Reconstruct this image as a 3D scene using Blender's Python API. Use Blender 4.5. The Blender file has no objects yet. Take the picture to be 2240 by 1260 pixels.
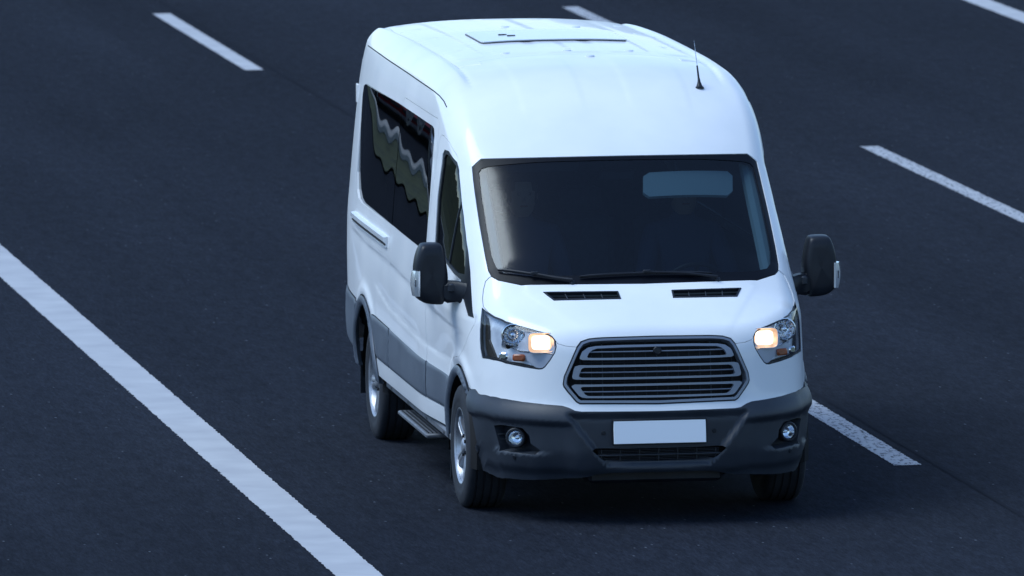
import bpy, math, random
import numpy as np
from mathutils import Vector, Matrix
from mathutils.geometry import delaunay_2d_cdt

random.seed(7)
rng = np.random.default_rng(7)
scene = bpy.context.scene
COL = scene.collection

# ------------------------------------------------------------------ camera
cam_d = bpy.data.cameras.new("camera")
cam = bpy.data.objects.new("camera", cam_d)
COL.objects.link(cam)
scene.camera = cam
YAW, PITCH, ROLL = -0.16478444, 0.10740773, -0.00332286
cam_pos = Vector((-10.6153, -59.7728, 7.7928))
fw = Vector((-math.sin(YAW) * math.cos(PITCH), math.cos(YAW) * math.cos(PITCH), -math.sin(PITCH)))
rt = fw.cross(Vector((0, 0, 1))).normalized()
up = rt.cross(fw)
r2 = math.cos(ROLL) * rt + math.sin(ROLL) * up
u2 = -math.sin(ROLL) * rt + math.cos(ROLL) * up
M3 = Matrix((r2, u2, -fw)).transposed()
cam.matrix_world = Matrix.Translation(cam_pos) @ M3.to_4x4()
cam_d.sensor_width = 36.0
cam_d.lens = 23158.66 / 2240 * 36
cam_d.clip_start = 1.0
cam_d.clip_end = 3000.0
cam_d.dof.use_dof = True
cam_d.dof.focus_distance = 59.6
cam_d.dof.aperture_fstop = 7.0

# ------------------------------------------------------------------ sky, sun, exposure
world = bpy.data.worlds.new("World")
scene.world = world
world.use_nodes = True
wn = world.node_tree
for n in list(wn.nodes):
    wn.nodes.remove(n)
sky = wn.nodes.new("ShaderNodeTexSky")
sky.sky_type = 'NISHITA'
sky.sun_disc = False
SUN_EL, SUN_AZ = 57.0, 274.0     # azimuth clockwise from +Y
sky.sun_elevation = math.radians(SUN_EL)
sky.sun_rotation = math.radians(SUN_AZ)
sky.altitude = 50.0
sky.air_density = 1.0
sky.dust_density = 0.2
sky.ozone_density = 5.0
bg = wn.nodes.new("ShaderNodeBackground")
bg.inputs[1].default_value = 0.11
wo = wn.nodes.new("ShaderNodeOutputWorld")
wn.links.new(sky.outputs[0], bg.inputs[0])
wn.links.new(bg.outputs[0], wo.inputs[0])

sun_d = bpy.data.lights.new("sun", 'SUN')
sun_d.energy = 1.4
sun_d.angle = math.radians(36)
sun_d.color = (.80, .92, 1.0)
sun = bpy.data.objects.new("sun", sun_d)
COL.objects.link(sun)
az, el = math.radians(SUN_AZ), math.radians(SUN_EL)
sdir = Vector((math.sin(az) * math.cos(el), math.cos(az) * math.cos(el), math.sin(el)))
sun.rotation_euler = sdir.to_track_quat('Z', 'Y').to_euler()

scene.view_settings.view_transform = 'Standard'
scene.view_settings.look = 'None'
scene.view_settings.gamma = 1.0
scene.view_settings.use_curve_mapping = False
scene.view_settings.exposure = 1.06

# ------------------------------------------------------------------ materials
def mat(name, color, rough=0.5, metal=0.0, coat=0.0, spec=0.5, **kw):
    m = bpy.data.materials.new(name)
    m.use_nodes = True
    b = m.node_tree.nodes["Principled BSDF"]
    b.inputs["Base Color"].default_value = (*color, 1)
    b.inputs["Roughness"].default_value = rough
    b.inputs["Metallic"].default_value = metal
    b.inputs["Coat Weight"].default_value = coat
    b.inputs["Coat Roughness"].default_value = 0.04
    b.inputs["Specular IOR Level"].default_value = spec
    for k, v in kw.items():
        b.inputs[k.replace('_', ' ')].default_value = v
    return m

def nodes(m):
    return m.node_tree.nodes, m.node_tree.links, m.node_tree.nodes["Principled BSDF"]

def vary(m, c1, c2, scale, detail=4, lo=.35, hi=.65, bump=0.0, bscale=None, rough=None, stretch=None):
    """procedural colour between c1 and c2 by noise in object space, plus fine bump"""
    N, L, b = nodes(m)
    tc = N.new("ShaderNodeTexCoord")
    mp = N.new("ShaderNodeMapping")
    L.new(tc.outputs["Object"], mp.inputs[0])
    if stretch:
        mp.inputs["Scale"].default_value = stretch
    nz = N.new("ShaderNodeTexNoise")
    nz.inputs["Scale"].default_value = scale
    nz.inputs["Detail"].default_value = detail
    L.new(mp.outputs[0], nz.inputs[0])
    cr = N.new("ShaderNodeValToRGB")
    cr.color_ramp.elements[0].position = lo
    cr.color_ramp.elements[0].color = (*c1, 1)
    cr.color_ramp.elements[1].position = hi
    cr.color_ramp.elements[1].color = (*c2, 1)
    L.new(nz.outputs[0], cr.inputs[0])
    L.new(cr.outputs[0], b.inputs["Base Color"])
    if rough:
        mr = N.new("ShaderNodeMapRange")
        mr.inputs[3].default_value = rough[0]
        mr.inputs[4].default_value = rough[1]
        L.new(nz.outputs[0], mr.inputs[0])
        L.new(mr.outputs[0], b.inputs["Roughness"])
    if bump:
        n2 = N.new("ShaderNodeTexNoise")
        n2.inputs["Scale"].default_value = bscale or scale * 10
        L.new(mp.outputs[0], n2.inputs[0])
        bp = N.new("ShaderNodeBump")
        bp.inputs["Strength"].default_value = bump
        bp.inputs["Distance"].default_value = 0.002
        L.new(n2.outputs[0], bp.inputs["Height"])
        L.new(bp.outputs[0], b.inputs["Normal"])
    return m

PAINT = vary(mat("white_paint", (.8, .8, .8), .32, coat=.35, spec=.25), (.76, .77, .78), (.82, .82, .82), 2.2, rough=(.25, .38))
BUMP = vary(mat("bumper_plastic", (.045, .047, .05), .5), (.016, .021, .030), (.023, .029, .040), 5, bump=.15, bscale=900, rough=(.42, .55))
CLAD = vary(mat("cladding_plastic", (.1, .105, .11), .45), (.080, .096, .122), (.10, .118, .146), 4, bump=.12, bscale=900, rough=(.38, .5))
BLACK = vary(mat("black_plastic", (.012, .012, .013), .45, spec=.3), (.007, .009, .014), (.013, .016, .022), 6, rough=(.38, .5))
FRIT = mat("frit_black", (.004, .005, .008), .35, spec=.15)
DARK = mat("dark_cavity", (.006, .006, .007), .9)
CHROME = mat("chrome", (.70, .72, .75), .14, 1.0)
SILVER = vary(mat("wheel_silver", (.55, .56, .58), .35, .7), (.30, .31, .34), (.46, .48, .51), 14, rough=(.3, .45))
GRILLEM = mat("grille_silver_grey", (.20, .225, .27), .36, .35)
TYRE = vary(mat("tyre_rubber", (.018, .018, .019), .8), (.008, .010, .015), (.018, .021, .028), 9, rough=(.7, .9))
PLATE = mat("blank_plate_white", (.84, .86, .88), .5)
AMBER = mat("amber_lens", (.30, .07, .02), .25)
SEAT = vary(mat("seat_cloth", (.03, .032, .04), .9), (.022, .024, .03), (.045, .047, .055), 30)
INNER = mat("door_lining", (.10, .15, .17), .8)
TRIM = mat("cabin_trim", (.05, .055, .065), .7)
LINING = mat("pale_headlining", (.42, .44, .46), .9)
BRUSHED = vary(mat("brushed_steel", (.5, .51, .53), .3, 1.0), (.45, .46, .48), (.6, .61, .62), 40, rough=(.2, .35))
STEP = vary(mat("step_aluminium", (.15, .16, .18), .5, .4), (.12, .13, .145), (.19, .20, .22), 20)
HATCH = mat("hatch_tinted_glass", (.62, .63, .68), .25, coat=.6)
SKIN = mat("skin", (.45, .26, .18), .6)
SHIRT = mat("dark_shirt", (.05, .06, .10), .85)
HAIR = mat("dark_hair", (.02, .014, .01), .7)

def glassmat(name, tint, refl_rough, ior=1.5):
    m = bpy.data.materials.new(name)
    m.use_nodes = True
    N, L = m.node_tree.nodes, m.node_tree.links
    N.clear()
    out = N.new("ShaderNodeOutputMaterial")
    tr = N.new("ShaderNodeBsdfTransparent")
    tr.inputs[0].default_value = (*tint, 1)
    gl = N.new("ShaderNodeBsdfGlossy")
    gl.inputs["Roughness"].default_value = refl_rough
    fr = N.new("ShaderNodeFresnel")
    fr.inputs[0].default_value = ior
    mx = N.new("ShaderNodeMixShader")
    ge = N.new("ShaderNodeNewGeometry")          # a thin pane: no internal reflection from the inside
    inv = N.new("ShaderNodeMath"); inv.operation = 'SUBTRACT'; inv.inputs[0].default_value = 1.0
    L.new(ge.outputs["Backfacing"], inv.inputs[1])
    mu = N.new("ShaderNodeMath"); mu.operation = 'MULTIPLY'
    L.new(fr.outputs[0], mu.inputs[0]); L.new(inv.outputs[0], mu.inputs[1])
    L.new(mu.outputs[0], mx.inputs[0])
    L.new(tr.outputs[0], mx.inputs[1])
    L.new(gl.outputs[0], mx.inputs[2])
    L.new(mx.outputs[0], out.inputs[0])
    return m
WSGLASS = glassmat("windscreen_glass", (.24, .325, .375), .12)
SIDEGLASS = glassmat("privacy_glass", (.04, .045, .05), .0, 1.55)
DOORGLASS = glassmat("door_glass", (.08, .10, .10), .0, 1.55)
LENS = glassmat("clear_lens", (.93, .95, .97), .02, 1.4)

def emis(name, color, strength, base=(.8, .8, .8)):
    m = mat(name, base, .3)
    b = m.node_tree.nodes["Principled BSDF"]
    b.inputs["Emission Color"].default_value = (*color, 1)
    b.inputs["Emission Strength"].default_value = strength
    return m
LAMP = emis("lit_low_beam", (1.0, .58, .33), 1.0, (.12, .11, .11))
def lamp_nodes():
    N, L, b = nodes(LAMP)
    tc = N.new("ShaderNodeTexCoord"); n = N.new("ShaderNodeTexVoronoi")
    n.inputs["Scale"].default_value = 22
    L.new(tc.outputs["Object"], n.inputs["Vector"])
    r = N.new("ShaderNodeMapRange"); r.inputs[1].default_value = 0; r.inputs[2].default_value = .7
    r.inputs[3].default_value = .9; r.inputs[4].default_value = .35
    L.new(n.outputs["Distance"], r.inputs[0]); L.new(r.outputs[0], b.inputs["Emission Strength"])
lamp_nodes()
BULB = emis("lit_bulb", (1.0, .84, .64), 1.5, (.1, .1, .1))

# road asphalt: aggregate speckle, broad patches, faint wheel tracks
def road_mat():
    m = mat("asphalt", (.05, .05, .05), .8)
    N, L, b = nodes(m)
    tc = N.new("ShaderNodeTexCoord")
    def noise(scale, detail=3, stretch=None, rough=.5):
        n = N.new("ShaderNodeTexNoise")
        n.inputs["Scale"].default_value = scale
        n.inputs["Detail"].default_value = detail
        n.inputs["Roughness"].default_value = rough
        if stretch:
            mp = N.new("ShaderNodeMapping")
            mp.inputs["Scale"].default_value = stretch
            L.new(tc.outputs["Object"], mp.inputs[0])
            L.new(mp.outputs[0], n.inputs[0])
        else:
            L.new(tc.outputs["Object"], n.inputs[0])
        return n.outputs[0]
    def ramp(src, a, ca, bb, cb):
        r = N.new("ShaderNodeValToRGB")
        r.color_ramp.elements[0].position = a
        r.color_ramp.elements[1].position = bb
        r.color_ramp.elements[0].color = (ca, ca, ca, 1)
        r.color_ramp.elements[1].color = (cb, cb, cb, 1)
        L.new(src, r.inputs[0])
        return r.outputs[0]
    def mul(a, c):
        x = N.new("ShaderNodeMix")
        x.data_type = 'RGBA'
        x.blend_type = 'MULTIPLY'
        x.inputs[0].default_value = 1.0
        L.new(a, x.inputs[6]); L.new(c, x.inputs[7])
        return x.outputs[2]
    fine = ramp(noise(60, 4, (1, .12, 1), .8), .32, .62, .70, 1.42)
    mid = ramp(noise(14, 4, (1, .2, 1), .6), .3, .80, .7, 1.22)
    broad = ramp(noise(.35, 4, (1, .25, 1)), .3, .80, .7, 1.18)
    tracks = ramp(noise(1.1, 3, (1, .02, 1)), .35, .90, .65, 1.08)
    base = N.new("ShaderNodeRGB")
    base.outputs[0].default_value = (.0155, .0185, .0262, 1)
    c = mul(mul(mul(mul(base.outputs[0], fine), mid), broad), tracks)
    # sparse pale chips of stone
    vo = N.new("ShaderNodeTexVoronoi")
    vo.inputs["Scale"].default_value = 16
    mpv = N.new("ShaderNodeMapping")
    mpv.inputs["Scale"].default_value = (1, .35, 1)
    L.new(tc.outputs["Object"], mpv.inputs[0])
    L.new(mpv.outputs[0], vo.inputs["Vector"])
    chip = ramp(vo.outputs["Distance"], .07, 1.0, .13, 0.0)
    sep = N.new("ShaderNodeSeparateColor")
    L.new(vo.outputs["Color"], sep.inputs[0])
    pick = ramp(sep.outputs[0], .72, 0.0, .97, .8)
    f = N.new("ShaderNodeMath"); f.operation = 'MULTIPLY'
    L.new(chip, f.inputs[0]); L.new(pick, f.inputs[1])
    mx = N.new("ShaderNodeMix"); mx.data_type = 'RGBA'
    mx.inputs[7].default_value = (.11, .12, .14, 1)
    L.new(f.outputs[0], mx.inputs[0]); L.new(c, mx.inputs[6])
    L.new(mx.outputs[2], b.inputs["Base Color"])
    bp = N.new("ShaderNodeBump")
    bp.inputs["Strength"].default_value = .5
    bp.inputs["Distance"].default_value = .004
    L.new(noise(120, 3), bp.inputs["Height"])
    L.new(bp.outputs[0], b.inputs["Normal"])
    b.inputs["Roughness"].default_value = 1.0
    b.inputs["Specular IOR Level"].default_value = .03
    return m
ROAD = road_mat()

def line_mat(name, wear, col=(.52, .54, .58)):
    """road paint worn through to the asphalt in small flecks"""
    m = mat(name, col, .8, spec=.1)
    N, L, b = nodes(m)
    tc = N.new("ShaderNodeTexCoord")
    mp = N.new("ShaderNodeMapping")
    mp.inputs["Scale"].default_value = (1, .35, 1)
    L.new(tc.outputs["Object"], mp.inputs[0])
    n = N.new("ShaderNodeTexNoise")
    n.inputs["Scale"].default_value = 38
    n.inputs["Detail"].default_value = 5
    n.inputs["Roughness"].default_value = .7
    L.new(mp.outputs[0], n.inputs[0])
    r = N.new("ShaderNodeValToRGB")
    r.color_ramp.elements[0].position = wear - .05
    r.color_ramp.elements[1].position = wear + .05
    r.color_ramp.elements[0].color = (.07, .075, .085, 1)
    r.color_ramp.elements[1].color = (*col, 1)
    L.new(n.outputs[0], r.inputs[0])
    n2 = N.new("ShaderNodeTexNoise")
    n2.inputs["Scale"].default_value = 3
    L.new(tc.outputs["Object"], n2.inputs[0])
    r2 = N.new("ShaderNodeValToRGB")
    r2.color_ramp.elements[0].position = .3
    r2.color_ramp.elements[1].position = .7
    r2.color_ramp.elements[0].color = (.84, .84, .86, 1)
    r2.color_ramp.elements[1].color = (1, 1, 1, 1)
    L.new(n2.outputs[0], r2.inputs[0])
    x = N.new("ShaderNodeMix"); x.data_type = 'RGBA'; x.blend_type = 'MULTIPLY'
    x.inputs[0].default_value = 1
    L.new(r.outputs[0], x.inputs[6]); L.new(r2.outputs[0], x.inputs[7])
    L.new(x.outputs[2], b.inputs["Base Color"])
    return m
LINE = line_mat("line_paint", .20, (.43, .435, .45))
LINEWORN = line_mat("worn_line_paint", .44, (.40, .41, .43))
GRASSM = vary(mat("verge_grass", (.06, .09, .02), .9), (.014, .022, .007), (.05, .062, .018), 3, detail=8)
CONC = vary(mat("concrete", (.4, .39, .37), .8), (.34, .335, .32), (.46, .45, .43), 5)
STEEL = vary(mat("galvanised_steel", (.45, .46, .47), .4, .8), (.38, .39, .40), (.5, .51, .52), 6)

# ------------------------------------------------------------------ mesh helpers
def finish(name, V, F, material, parent=None, sharp=35, normals=None, body=True):
    me = bpy.data.meshes.new(name)
    me.from_pydata([tuple(v) for v in V], [], [tuple(int(i) for i in f) for f in F])
    me.validate(clean_customdata=False)
    me.polygons.foreach_set("use_smooth", [True] * len(me.polygons))
    if normals is not None:
        me.normals_split_custom_set_from_vertices([tuple(n) for n in normals])
    else:
        me.set_sharp_from_angle(angle=math.radians(sharp))
    me.materials.append(material)
    o = bpy.data.objects.new(name, me)
    COL.objects.link(o)
    if parent is not None:
        o.parent = parent
        if body and parent.get("van_root"):
            put_body(o)
    return o

PITCHB = 0.013658672554
def put_body(o):
    o.rotation_euler = (PITCHB, 0, 0)
    o.location = (0, .35 * math.sin(PITCHB), .35 - .35 * math.cos(PITCHB))

def mirror(o, name=None):
    """the same part for the other side of the vehicle"""
    me = o.data.copy()
    n = len(me.vertices)
    co = np.empty(n * 3); me.vertices.foreach_get("co", co); co = co.reshape(-1, 3)
    V = co * [-1, 1, 1]
    F = [tuple(reversed(p.vertices)) for p in me.polygons]
    nn = None
    if "nrm" in o:
        nn = np.array(NRM[o["nrm"]]) * [-1, 1, 1]
    bpy.data.meshes.remove(me)
    r = finish(name or o.name.split('.')[0], V, F, o.data.materials[0], None, o.get("sharp", 35), nn)
    if o.parent is not None:
        r.parent = o.parent
        r.rotation_euler = o.rotation_euler
        r.location = o.location
    return r
NRM = {}

class Mesh:
    def __init__(s): s.V = []; s.F = []
    def add(s, V, F):
        k = len(s.V); s.V += [tuple(v) for v in V]; s.F += [tuple(i + k for i in f) for f in F]; return s
    def box(s, c, d, bev=.0, R=None):
        x, y, z = (q / 2 for q in d)
        if bev <= 0:
            V = [(a * x, b * y, e * z) for e in (-1, 1) for b in (-1, 1) for a in (-1, 1)]
            F = [(0, 2, 3, 1), (4, 5, 7, 6), (0, 1, 5, 4), (2, 6, 7, 3), (0, 4, 6, 2), (1, 3, 7, 5)]
        else:
            b_ = min(bev, x * .9, y * .9, z * .9)
            ring = lambda px, py: [(px - b_, -py), (px, -py + b_), (px, py - b_), (px - b_, py), (-px + b_, py), (-px, py - b_), (-px, -py + b_), (-px + b_, -py)]
            V = []
            for zz, ins in ((-z, b_), (-z + b_, 0), (z - b_, 0), (z, b_)):
                V += [(a, e, zz) for a, e in ring(x - ins, y - ins)]
            F = [tuple(range(7, -1, -1)), tuple(range(24, 32))]
            for k in range(3):
                for i in range(8):
                    j = (i + 1) % 8
                    F.append((k * 8 + i, k * 8 + j, (k + 1) * 8 + j, (k + 1) * 8 + i))
        if R is not None:
            V = [tuple(R @ Vector(v)) for v in V]
        return s.add([(v[0] + c[0], v[1] + c[1], v[2] + c[2]) for v in V], F)
    def lathe(s, prof, axis, c, n=32, a0=0., a1=2 * math.pi):
        """prof: (radius, along). axis 'x' or 'y' or a 3x3 matrix whose z is the axis"""
        full = abs(a1 - a0 - 2 * math.pi) < 1e-6
        m = n if full else n + 1
        V = []
        for r, h in prof:
            for i in range(m):
                a = a0 + (a1 - a0) * i / n
                p = (r * math.cos(a), r * math.sin(a), h)
                if axis == 'x': p = (p[2], p[0], p[1])
                elif axis == 'y': p = (p[1], p[2], p[0])
                elif axis != 'z': p = tuple(axis @ Vector(p))
                V.append((p[0] + c[0], p[1] + c[1], p[2] + c[2]))
        F = []
        for k in range(len(prof) - 1):
            for i in range(n):
                j = (i + 1) % m
                F.append((k * m + i, k * m + j, (k + 1) * m + j, (k + 1) * m + i))
        return s.add(V, F)
    def tube(s, pts, rad, n=8, cap=True):
        pts = [Vector(p) for p in pts]
        rad = rad if isinstance(rad, (list, tuple)) else [rad] * len(pts)
        V = []; prev = None
        for i, p in enumerate(pts):
            t = (pts[min(i + 1, len(pts) - 1)] - pts[max(i - 1, 0)]).normalized()
            if prev is None:
                a = t.orthogonal().normalized()
            else:
                a = (prev - t * prev.dot(t)).normalized()
            prev = a; b = t.cross(a)
            for k in range(n):
                w = 2 * math.pi * k / n
                V.append(tuple(p + rad[i] * (math.cos(w) * a + math.sin(w) * b)))
        F = [(i * n + k, i * n + (k + 1) % n, (i + 1) * n + (k + 1) % n, (i + 1) * n + k) for i in range(len(pts) - 1) for k in range(n)]
        if cap:
            F += [tuple(range(n - 1, -1, -1)), tuple((len(pts) - 1) * n + k for k in range(n))]
        return s.add(V, F)
    def loft(s, rings, cap=True):
        n = len(rings[0]); V = [p for r in rings for p in r]
        F = [(i * n + k, i * n + (k + 1) % n, (i + 1) * n + (k + 1) % n, (i + 1) * n + k) for i in range(len(rings) - 1) for k in range(n)]
        if cap:
            F += [tuple(range(n - 1, -1, -1)), tuple((len(rings) - 1) * n + k for k in range(n))]
        return s.add(V, F)
    def build(s, name, material, parent=None, sharp=35, body=True):
        return finish(name, s.V, s.F, material, parent, sharp, None, body)

def empty(name, loc=(0, 0, 0), rz=0.0):
    o = bpy.data.objects.new(name, None)
    o.empty_display_size = .2
    o.location = loc; o.rotation_euler = (0, 0, rz)
    COL.objects.link(o)
    return o
def tag(o, label=None, cat=None, group=None, kind=None):
    if label: o["label"] = label
    if cat: o["category"] = cat
    if group: o["group"] = group
    if kind: o["kind"] = kind
    return o

# ------------------------------------------------------------------ body surface (implicit), metres, front axle at y=0
def spl(xs,ys,sm=0.0,ext=True):
    """smooth 1-D curve: monotone cubic through knots, resampled and gaussian-smoothed"""
    xs=np.array(xs,float);ys=np.array(ys,float)
    h=np.diff(xs);d=np.diff(ys)/h
    m=np.empty(len(xs));m[0]=d[0];m[-1]=d[-1]
    for i in range(1,len(xs)-1):
        w1=2*h[i]+h[i-1];w2=h[i]+2*h[i-1]
        m[i]=0 if d[i-1]*d[i]<=0 else (w1+w2)/(w1/d[i-1]+w2/d[i])
    pad=4*sm+.05
    g=np.arange(xs[0]-pad,xs[-1]+pad,.004)
    i=np.clip(np.searchsorted(xs,g)-1,0,len(xs)-2)
    t=(g-xs[i])/h[i]
    v=(2*t**3-3*t**2+1)*ys[i]+(t**3-2*t**2+t)*h[i]*m[i]+(-2*t**3+3*t**2)*ys[i+1]+(t**3-t**2)*h[i]*m[i+1]
    v=np.where(g<xs[0],ys[0]+d[0]*(g-xs[0]),v);v=np.where(g>xs[-1],ys[-1]+d[-1]*(g-xs[-1]),v)
    if sm>0:
        n=int(3*sm/.004);k=np.exp(-.5*(np.arange(-n,n+1)*.004/sm)**2);k/=k.sum()
        v=np.convolve(np.pad(v,n,mode='reflect',reflect_type='odd'),k,mode='valid')
    return lambda q:np.interp(q,g,v)
sstep=lambda a,b,x:(lambda t:t*t*(3-2*t))(np.clip((x-a)/(b-a),0,1))
TOP=spl([-1.06,-.97,-.90,-.80,-.60,-.47,-.3,.0,.31,.5,.75,1.0,1.3,2.0,3.0,4.2,4.6],
        [ .92,1.045,1.115,1.17,1.275,1.335,1.475,1.73,1.985,2.125,2.275,2.37,2.415,2.435,2.43,2.40,2.385],.035)
NOSE=spl([.20,.26,.31,.37,.45,.60,.67,.70,.74,1.0,1.15,1.3],
         [-.955,-.968,-.985,-1.005,-1.02,-1.022,-1.005,-.992,-.985,-.955,-.93,-.90],.012)
SIDE=spl([.20,.30,.45,.60,.72,.85,1.0,1.2,1.38,1.6,1.9,2.05,2.2,2.35,2.5],
         [.985,.998,1.022,1.033,1.030,1.032,1.034,1.031,1.017,.998,.968,.951,.925,.885,.84],.03)
def crown_amp(y):return np.interp(y,[-1.0,-.6,-.45,-.2,.3,.8,1.4,4.5],[.07,.10,.13,.17,.17,.11,.07,.065])
def fil(a,b,k):
    return np.hypot(np.maximum(a+k,0),np.maximum(b+k,0))+np.minimum(np.maximum(a+k,b+k),0)-k
def side_relief(y,z):
    zc=np.interp(y,[-.2,.0,.88,1.42,2.26,3.12,3.88],[1.01,1.018,1.055,1.10,1.133,1.145,1.163])
    s=z-zc;f=sstep(-.25,.15,y)*sstep(4.1,3.7,y)
    d=-.011*np.exp(np.minimum(s,0)/.055)/(1+np.exp(np.clip(s/.009,-40,40)))*f
    z2=np.interp(y,[.5,.94,1.69,2.38,2.9],[.79,.812,.843,.873,.949])
    s2=z-z2;f2=sstep(.3,.8,y)*sstep(3.05,2.7,y)
    d=d-.008*np.exp(-np.maximum(s2,0)/.04)/(1+np.exp(np.clip(-s2/.009,-40,40)))*f2
    for yc in(0.,3.3):
        r=np.hypot(y-yc,(z-.36));d=d+.016*np.exp(-((r-.50)/.045)**2)*np.clip((z-.6)/.2,0,1)
    return d
def gf(P):
    x=np.abs(P[...,0]);y=P[...,1];z=P[...,2]
    # side
    lo=np.clip((1.12-z)/.3,0,1)
    A=np.interp(z,[.8,1.1,1.5,1.9],[.09,.09,.075,.10]);y0=np.interp(z,[.8,1.1,1.5,1.9],[.6,.6,1.05,1.3])
    hi_t=A*np.maximum(y0-y,0)**2
    lo_t=.056*sstep(1.3,.3,y)+.10*np.maximum(-.1-y,0)**2
    X=SIDE(z)-(1-lo)*hi_t-lo*lo_t-.06*np.clip((y-3.0)/1.4,0,1)**3
    X=X+side_relief(y,z)
    s=(x-X)
    # nose
    F=NOSE(z)+.36*(x/.9)**4+.02*(x/.9)**2
    n=(F-y)/np.sqrt(1+(1.6*np.minimum(x/.9,1.05)**3)**2)
    # top
    T=TOP(y)-crown_amp(y)*(x/.85)**2.6
    rr=sstep(.95,1.35,y)
    T=T+rr*(.017*sstep(.742,.778,x)-.006*np.exp(-((x-.735)/.012)**2))+.003*sstep(.115,.155,x)*sstep(.515,.475,x)*sstep(.58,.75,y)*sstep(1.72,1.55,y)
    sl=(TOP(y+.01)-TOP(y-.01))/.02
    t=(z-T)/np.sqrt(1+sl*sl+(2.6*crown_amp(y)/.85*(x/.85)**1.6)**2)
    r=(y-4.5)+.0*z
    k1=np.interp(y,[-.9,-.3,.2,1.0],[.10,.10,.10,.098])
    g=fil(n,t,.07)
    g=fil(g,s,k1)
    return fil(g,r,.10)
def cast(o,d,t0,t1,n=400,fn=gf):
    """first crossing outside->inside along rays"""
    o=np.atleast_2d(o);d=np.atleast_2d(d);o,d=np.broadcast_arrays(o,d)
    lo=np.full(len(o),np.nan);hi=lo.copy();prev=None
    for t in np.linspace(t0,t1,n):
        v=fn(o+t*d)
        if prev is not None:
            m=np.isnan(hi)&(prev>0)&(v<=0);lo[m]=pt;hi[m]=t
        prev=v;pt=t
    a,b=lo.copy(),hi.copy()
    for _ in range(30):
        m=(a+b)/2;v=fn(o+m[:,None]*d);a=np.where(v>0,m,a);b=np.where(v>0,b,m)
    return o+((a+b)/2)[:,None]*d
def normal(P,fn=gf,e=1e-4):
    G=np.stack([(fn(P+e*np.eye(3)[i])-fn(P-e*np.eye(3)[i]))for i in range(3)],-1)
    return G/np.linalg.norm(G,axis=-1,keepdims=True)

# ------------------------------------------------------------------ panel builder on the body surface
S35, C35 = math.sin(math.radians(35)), math.cos(math.radians(35))
def march(o, d, n=70, back=.3):
    t = np.zeros(len(o))
    for _ in range(n):
        t = t + np.clip(gf(o + t[:, None] * d), -back, 1) * .9
    return o + t[:, None] * d
def castF(U):
    U = np.atleast_2d(np.array(U, float))
    return march(np.c_[U[:, 0], U[:, 1] * S35 - 4 * C35, U[:, 1] * C35 + 4 * S35], np.array([0, C35, -S35]))
def castS(U):
    U = np.atleast_2d(np.array(U, float))
    return march(np.c_[np.full(len(U), 1.6), U], np.array([-1., 0, 0]))
def castR(U):
    U = np.atleast_2d(np.array(U, float))
    return march(np.c_[U[:, 0], np.full(len(U), 5.2), U[:, 1]], np.array([0, -1., 0]))
def xz2F(x, z):
    P = march(np.array([[x, -3., z]]), np.array([0, 1., 0]))[0]
    return (x, P[2] * C35 + P[1] * S35)
def xy2F(x, y):
    P = march(np.array([[x, y, 4.]]), np.array([0, 0, -1.]))[0]
    return (x, P[2] * C35 + P[1] * S35)
def yz2w(y, z): return z * C35 + y * S35

def pip(P, poly):
    x, y = P[:, 0], P[:, 1]; ins = np.zeros(len(P), bool); n = len(poly); j = n - 1
    for i in range(n):
        xi, yi = poly[i]; xj, yj = poly[j]
        c = ((yi > y) != (yj > y)) & (x < (xj - xi) * (y - yi) / (yj - yi + 1e-15) + xi)
        ins ^= c; j = i
    return ins
def segdist(P, poly):
    best = np.full(len(P), 9.); n = len(poly)
    for i in range(n):
        a = np.array(poly[i]); b = np.array(poly[(i + 1) % n]); ab = b - a
        t = np.clip(((P - a) @ ab) / (ab @ ab + 1e-12), 0, 1)
        best = np.minimum(best, np.hypot(*(P - a - t[:, None] * ab).T))
    return best
def shrink(poly, g, keep=None):
    if abs(g) < 1e-9: return list(poly)
    A = np.array(poly, float); n = len(A)
    area = .5 * np.sum(A[:, 0] * np.roll(A[:, 1], -1) - np.roll(A[:, 0], -1) * A[:, 1])
    sg = 1 if area > 0 else -1
    o = []
    for i in range(n):
        if keep is not None and keep[i]: o.append(tuple(A[i])); continue
        e1 = A[i] - A[i - 1]; e2 = A[(i + 1) % n] - A[i]
        e1 = e1 / (np.hypot(*e1) + 1e-12); e2 = e2 / (np.hypot(*e2) + 1e-12)
        n1 = np.array([-e1[1], e1[0]]); n2 = np.array([-e2[1], e2[0]])
        m = n1 + n2; l = m @ m
        m = m * (2 / max(l, .8))
        o.append(tuple(A[i] + sg * g * m))
    return o
def densify(poly, step, keep=None):
    o = []; k = []
    n = len(poly)
    for i in range(n):
        a = np.array(poly[i]); b = np.array(poly[(i + 1) % n])
        both = keep is not None and keep[i] and keep[(i + 1) % n]
        m = 1 if both else max(1, int(math.ceil(np.hypot(*(b - a)) / step)))
        for q in range(m):
            o.append(tuple(a + (b - a) * q / m)); k.append(bool(keep[i]) if (keep is not None and q == 0) else False)
    return o, k

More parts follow.
